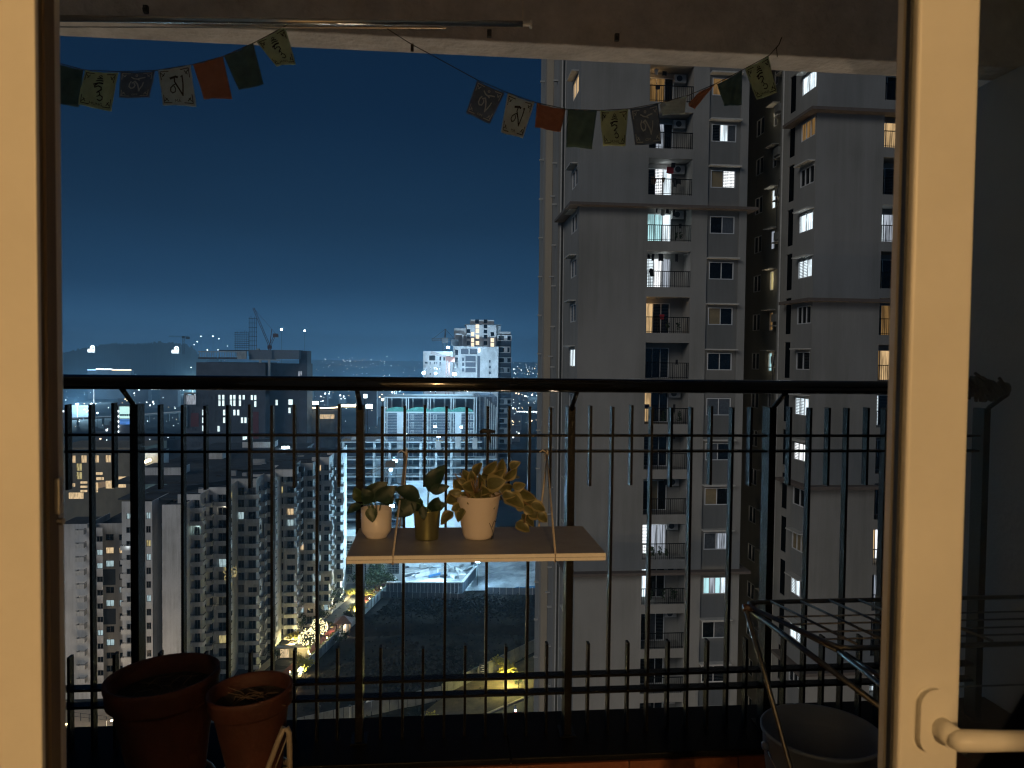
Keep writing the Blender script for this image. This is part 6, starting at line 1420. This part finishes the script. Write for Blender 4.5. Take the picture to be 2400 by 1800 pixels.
# hills and far blocks (terrain profile with dark scrub and blocks)
def ridge(name, D, prof, m_, seed):
    b = MB(); rg = random.Random(seed)
    for i, (x, y) in enumerate(prof):
        p = at(x, y, D=D); b.v.append((p.x, p.y, GZ - 5)); b.v.append((p.x, p.y, p.z)); b.v.append((p.x * 1.12, p.y * 1.12, GZ - 5))
    for i in range(len(prof) - 1):
        a = i * 3; b.f += [(a, a + 3, a + 4, a + 1), (a + 1, a + 4, a + 5, a + 2)]; b.m += [0, 0]
    return tag(b.obj(name, m_), kind='structure')
def rough(pts, n, amp, seed):
    rg = random.Random(seed); o = []
    for (x0, y0), (x1, y1) in zip(pts, pts[1:]):
        for k in range(n): u = k / n; o.append((x0 + (x1 - x0) * u, y0 + (y1 - y0) * u + rg.uniform(-amp, amp)))
    o.append(pts[-1]); return o
ridge('hill', 1500, rough([(-200, 838), (60, 830), (150, 824), (215, 812), (262, 804), (300, 806), (340, 806), (380, 801), (425, 806), (450, 812), (470, 838), (520, 845)], 18, 3.6, 2), hill_m, 1)
ridge('hill', 3200, rough([(-300, 840), (420, 848), (560, 850), (720, 855), (790, 858), (850, 863), (900, 854), (960, 864), (1060, 868), (1180, 864), (1300, 862), (1500, 860), (2300, 852)], 14, 1.6, 5), hill_m, 2)
# distant blocks
FBk = []
for k in range(60):
    Dk = q.uniform(430, 1500); px = q.uniform(120, 1262); p = at(px, 860, D=Dk); w = q.uniform(8, 26); h = q.uniform(6, 20) if Dk < 800 else q.uniform(9, 40)
    if 420 < px < 730 and Dk < 700: continue
    m = MB(); m.box(p.x - w / 2, p.x + w / 2, p.y, p.y + 14, GZ, GZ + h); t = thing0('distant_building', 'small dark distant building among the scattered city lights', 'building', 'distant dark city buildings'); m.obj('wall', far_wall, t)
    mm = MB()
    for j in range(q.randint(1, 5)):
        x = p.x + q.uniform(-.45, .45) * w; z = GZ + q.uniform(.2, .95) * h; ww = q.uniform(.5, 1.8) * Dk / 900; mm.box(x, x + ww, p.y - .3, p.y - .1, z, z + ww * q.uniform(.5, 1.2))
    mm.obj('lit_window', q.choice((G_far_w, G_far_w, G_far_y)), t)
# building with lit crown right of the office tower
RB = thing0('round_building', 'dark building with a ring of warm lights at its top, right of the office tower', 'building')
D = 430
p = at(752, 960, D=D); rr_ = p.x - at(717, 960, D=D).x
m = MB(); m.lathe((p.x, p.y + rr_, 0), [(rr_, GZ), (rr_, at(750, 962, D=D).z), (0, at(750, 962, D=D).z + .2)], 36); m.obj('wall', office_dk, RB)
m = MB()
for k in range(40):
    a = math.pi + math.pi * k / 39; x, y = p.x + rr_ * 1.02 * math.cos(a), p.y + rr_ + rr_ * 1.02 * math.sin(a); m.box(x - .5, x + .5, y - .4, y + .2, at(750, 956, D=D).z - .35, at(750, 956, D=D).z + .3)
m.obj('crown_light', G_far_y, RB)
for (x0, y0, x1, y1, mm_) in ((717, 941, 745, 948, G_lampw), (749, 972, 782, 982, G_rw), (797, 948, 833, 954, G_lampw), (852, 924, 860, 933, G_far_w), (858, 948, 872, 957, G_flood), (894, 934, 899, 939, G_lampw)):
    a, b_ = at(x0, y0, D=D - 4), at(x1, y1, D=D - 4)
    if x0 > 790:
        t = thing0('lit_sign', {797: 'flat warm lit strip right of the ringed round building', 852: 'small greenish lit panel above the middle post', 858: 'bright white lit block beside the middle post', 894: 'round pinkish lamp left of the scaffolded building'}[x0], 'light'); MB().box(a.x, b_.x, a.y, a.y + 1, b_.z, a.z).obj('panel', mm_, t); MB().box(a.x + .5, a.x + .9, a.y + .2, a.y + .6, GZ, b_.z).obj('mast', steel_dk, t)
    else: MB().box(a.x, b_.x, a.y, a.y + 2, b_.z, a.z).obj('lit_window', mm_, RB)
# elevated road with lamps
er = MB(); pr_ = [at(120, 984, D=800), at(300, 975, D=850), at(440, 964, D=900), at(640, 958, D=1000)]
for a, b_ in zip(pr_, pr_[1:]): er.obox(a, b_, 14, 1.6)
for a, b_ in zip(pr_, pr_[1:]):
    for k in range(6): c = a.lerp(b_, k / 6); er.box(c.x - 1, c.x + 1, c.y - 1, c.y + 1, GZ, c.z)
t = thing0('flyover', 'pale elevated road with lamps running behind the left railing bars', 'bridge'); er.obj('deck', mat('lit_parapet', (.3, .3, .3), .9), t)
m = MB()
for a, b_ in zip(pr_, pr_[1:]):
    for k in range(34): c = a.lerp(b_, k / 34); m.box(c.x - .5, c.x + .5, c.y - 7.6, c.y - 7.2, c.z + .3, c.z + 1.0)
m.obj('parapet_light', glow('dim_parapet_lamp', (.8, .9, 1), .5), t)
# scattered lamps of the city: nobody could count them
def lights(name, n, fn, m_, seed):
    b = MB(); rg = random.Random(seed)
    for _ in range(n):
        r2 = fn(rg)
        if r2 is None: continue
        px, D, z, s = r2; p = at(px, 880, D=D); zc = GZ + z; i = len(b.v)
        for d in ((s, 0, 0), (-s, 0, 0), (0, s, 0), (0, -s, 0), (0, 0, s), (0, 0, -s)): b.v.append((p.x + d[0], p.y + d[1], zc + d[2]))
        for f in ((0, 2, 4), (2, 1, 4), (1, 3, 4), (3, 0, 4), (2, 0, 5), (1, 2, 5), (3, 1, 5), (0, 3, 5)): b.f.append(tuple(i + k for k in f)); b.m.append(0)
    return tag(b.obj(name, m_), kind='stuff')
def f_left(rg):
    D = 500 + 1700 * rg.random() ** 1.3; return (rg.uniform(120, 720), D, rg.uniform(3, 14), D * rg.choice((.0003, .0004, .0007)))
def f_mid(rg):
    D = 500 + 3200 * rg.random(); return (rg.gauss(850, 150), D, rg.uniform(3, 18) + (D > 2500) * rg.uniform(0, 62), D * rg.choice((.0003, .0004, .0006)))
def f_right(rg):
    D = 700 + 2400 * rg.random(); return (rg.uniform(1190, 1275), D, rg.uniform(3, 16) + (D > 2300) * rg.uniform(0, 50), D * rg.choice((.0003, .0004, .0007)))
lights('city_light', 230, f_left, G_far_w, 1); lights('city_light', 70, f_left, G_far_y, 2); lights('city_light', 45, f_left, G_far_b, 3)
lights('city_light', 230, f_mid, G_far_w, 4); lights('city_light', 90, f_mid, G_far_y, 5); lights('city_light', 90, f_right, G_far_w, 6); lights('city_light', 40, f_right, G_far_y, 7)
# brighter distant lamps that can be told apart
for (px, py, D, s, mm_, lab) in ((660, 772, 900, 1.9, G_flood, 'big bright floodlight hanging high right of the roof crane'), (714, 775, 900, 1.5, G_flood, 'smaller bright lamp high above the corner of the office tower'),
        (499, 788, 1200, 1.6, G_sign, 'lamp at the right end of the cluster over the left horizon'), (513, 794, 1200, 1.2, G_sign, 'small lamp under the horizon cluster'), (471, 788, 1200, 1.1, G_sign, 'lamp left in the horizon cluster'), (462, 801, 1200, 1.2, G_sign, 'lamp of the horizon cluster nearest the hill'),
        (455, 808, 1200, 1.0, G_sign, 'lowest small lamp of the horizon cluster'), (486, 820, 1000, 1.2, G_sign, 'lamp just over the left parapet of the office tower'), (511, 820, 1000, .9, G_sign, 'second lamp just over the office parapet'), (533, 811, 1000, .8, G_sign, 'third lamp near the rebar cage'), (448, 861, 1000, 1.0, G_sign, 'lamp left of the office tower just above the handrail'),
        (162, 1000, 420, .9, G_flood, 'star bright lamp at the left edge between two bars'), (214, 947, 700, 1.6, G_sign, 'broad white lamp row left between the bars'), (228, 968, 700, 1.4, G_sign, 'white lamp cluster beside the second full bar'),
        (1206, 986, 900, 1.3, G_flood, 'left one of two round white lamps beside the tall tower'), (1219, 986, 900, 1.2, G_flood, 'right one of two round white lamps beside the tall tower'), (1246, 986, 900, .9, G_lampw, 'warm lamp close to the tower edge')):
    s *= .72; p = at(px, py, D=D); t = empty('distant_lamp', p, lab, 'lamp', 'bright distant lamps'); m = MB(); m.lathe((0, 0, 0), [(.001, -s), (s * .8, -s * .5), (s, 0), (s * .8, s * .5), (.001, s)], 10); m.obj('lamp_head', mm_, t, True)
    MB().tube([(0, .5, -s), (0, .5, GZ - p.z)], s * .12, 5).obj('mast', steel_dk, t)
for k in range(9):
    p = at(1212 + k * 5.6, 966 - (k % 2), D=1100); t = empty('distant_lamp', p, ('first', 'second', 'third', 'fourth', 'fifth', 'sixth', 'seventh', 'eighth', 'ninth')[k] + ' lamp from the left in the straight row beside the tall tower', 'lamp', 'row of white lamps beside the tower'); MB().box(-1.2, 1.2, 0, 1, -.9, .9).obj('lamp_head', G_far_w if k % 3 else G_sign, t); MB().tube([(0, .5, -.9), (0, .5, GZ - p.z)], .15, 5).obj('mast', steel_dk, t)
gl = thing0('haze_glow_lamps', 'added far lamps that make the haze glow over the horizon', 'lamp')
gq = random.Random(8); gm_ = MB()
for k in range(16):  # strong far lamps added to light up the horizon haze
    D = (900, 1200, 1500, 1900, 2300, 2800)[k % 6]; px = 180 + 1150 * ((k * .618) % 1); p = at(px, 860, D=D); z = GZ + gq.uniform(14, 30)
    gm_.box(p.x - 1.5, p.x + 1.5, p.y, p.y + 1, z - .8, z + .8); gm_.tube([(p.x, p.y + .5, GZ), (p.x, p.y + .5, z - .8)], .2, 5); lamp('POINT', (p.x, p.y - 3, z), CITYGLOW, (.45, .78, 1), 3, gl, 'street_or_glow_light')
gm_.obj('lamp_head', G_far_w, gl)
# low strip of lit sheds on the hill
for (x0, x1, y, mm_) in ((205, 248, 868, G_far_b), (225, 262, 866.5, G_far_w), (262, 306, 868, G_far_y)):
    a, b_ = at(x0, y, D=1300), at(x1, y - 2.2, D=1300); t = thing0('lit_shed', {205: 'blue lit strip of a shed just over the left handrail', 225: 'white lit strip on the hill foot', 262: 'warm lit strip at the right of the hill sheds'}[x0], 'building'); MB().box(a.x, b_.x, a.y, a.y + 12, GZ, a.z).obj('wall', far_wall, t); MB().box(a.x, b_.x, a.y - .5, a.y, a.z, b_.z).obj('lit_strip', mm_, t)
# =================================================================== night haze: one closed box of even thin air
hz = MB().box(-2600, 2600, -300, 3400, GZ - 8, 75).obj('haze', None)
hz.data.materials.clear()
hm_ = bpy.data.materials.new('night_haze'); hm_.use_nodes = True; t_ = hm_.node_tree; t_.nodes.clear()
o_ = t_.nodes.new('ShaderNodeOutputMaterial'); pv_ = t_.nodes.new('ShaderNodeVolumePrincipled')
pv_.inputs['Color'].default_value = (.40, .70, 1.0, 1); pv_.inputs['Density'].default_value = HAZE; pv_.inputs['Anisotropy'].default_value = .3
t_.links.new(pv_.outputs[0], o_.inputs['Volume']); hz.data.materials.append(hm_); tag(hz, kind='stuff')
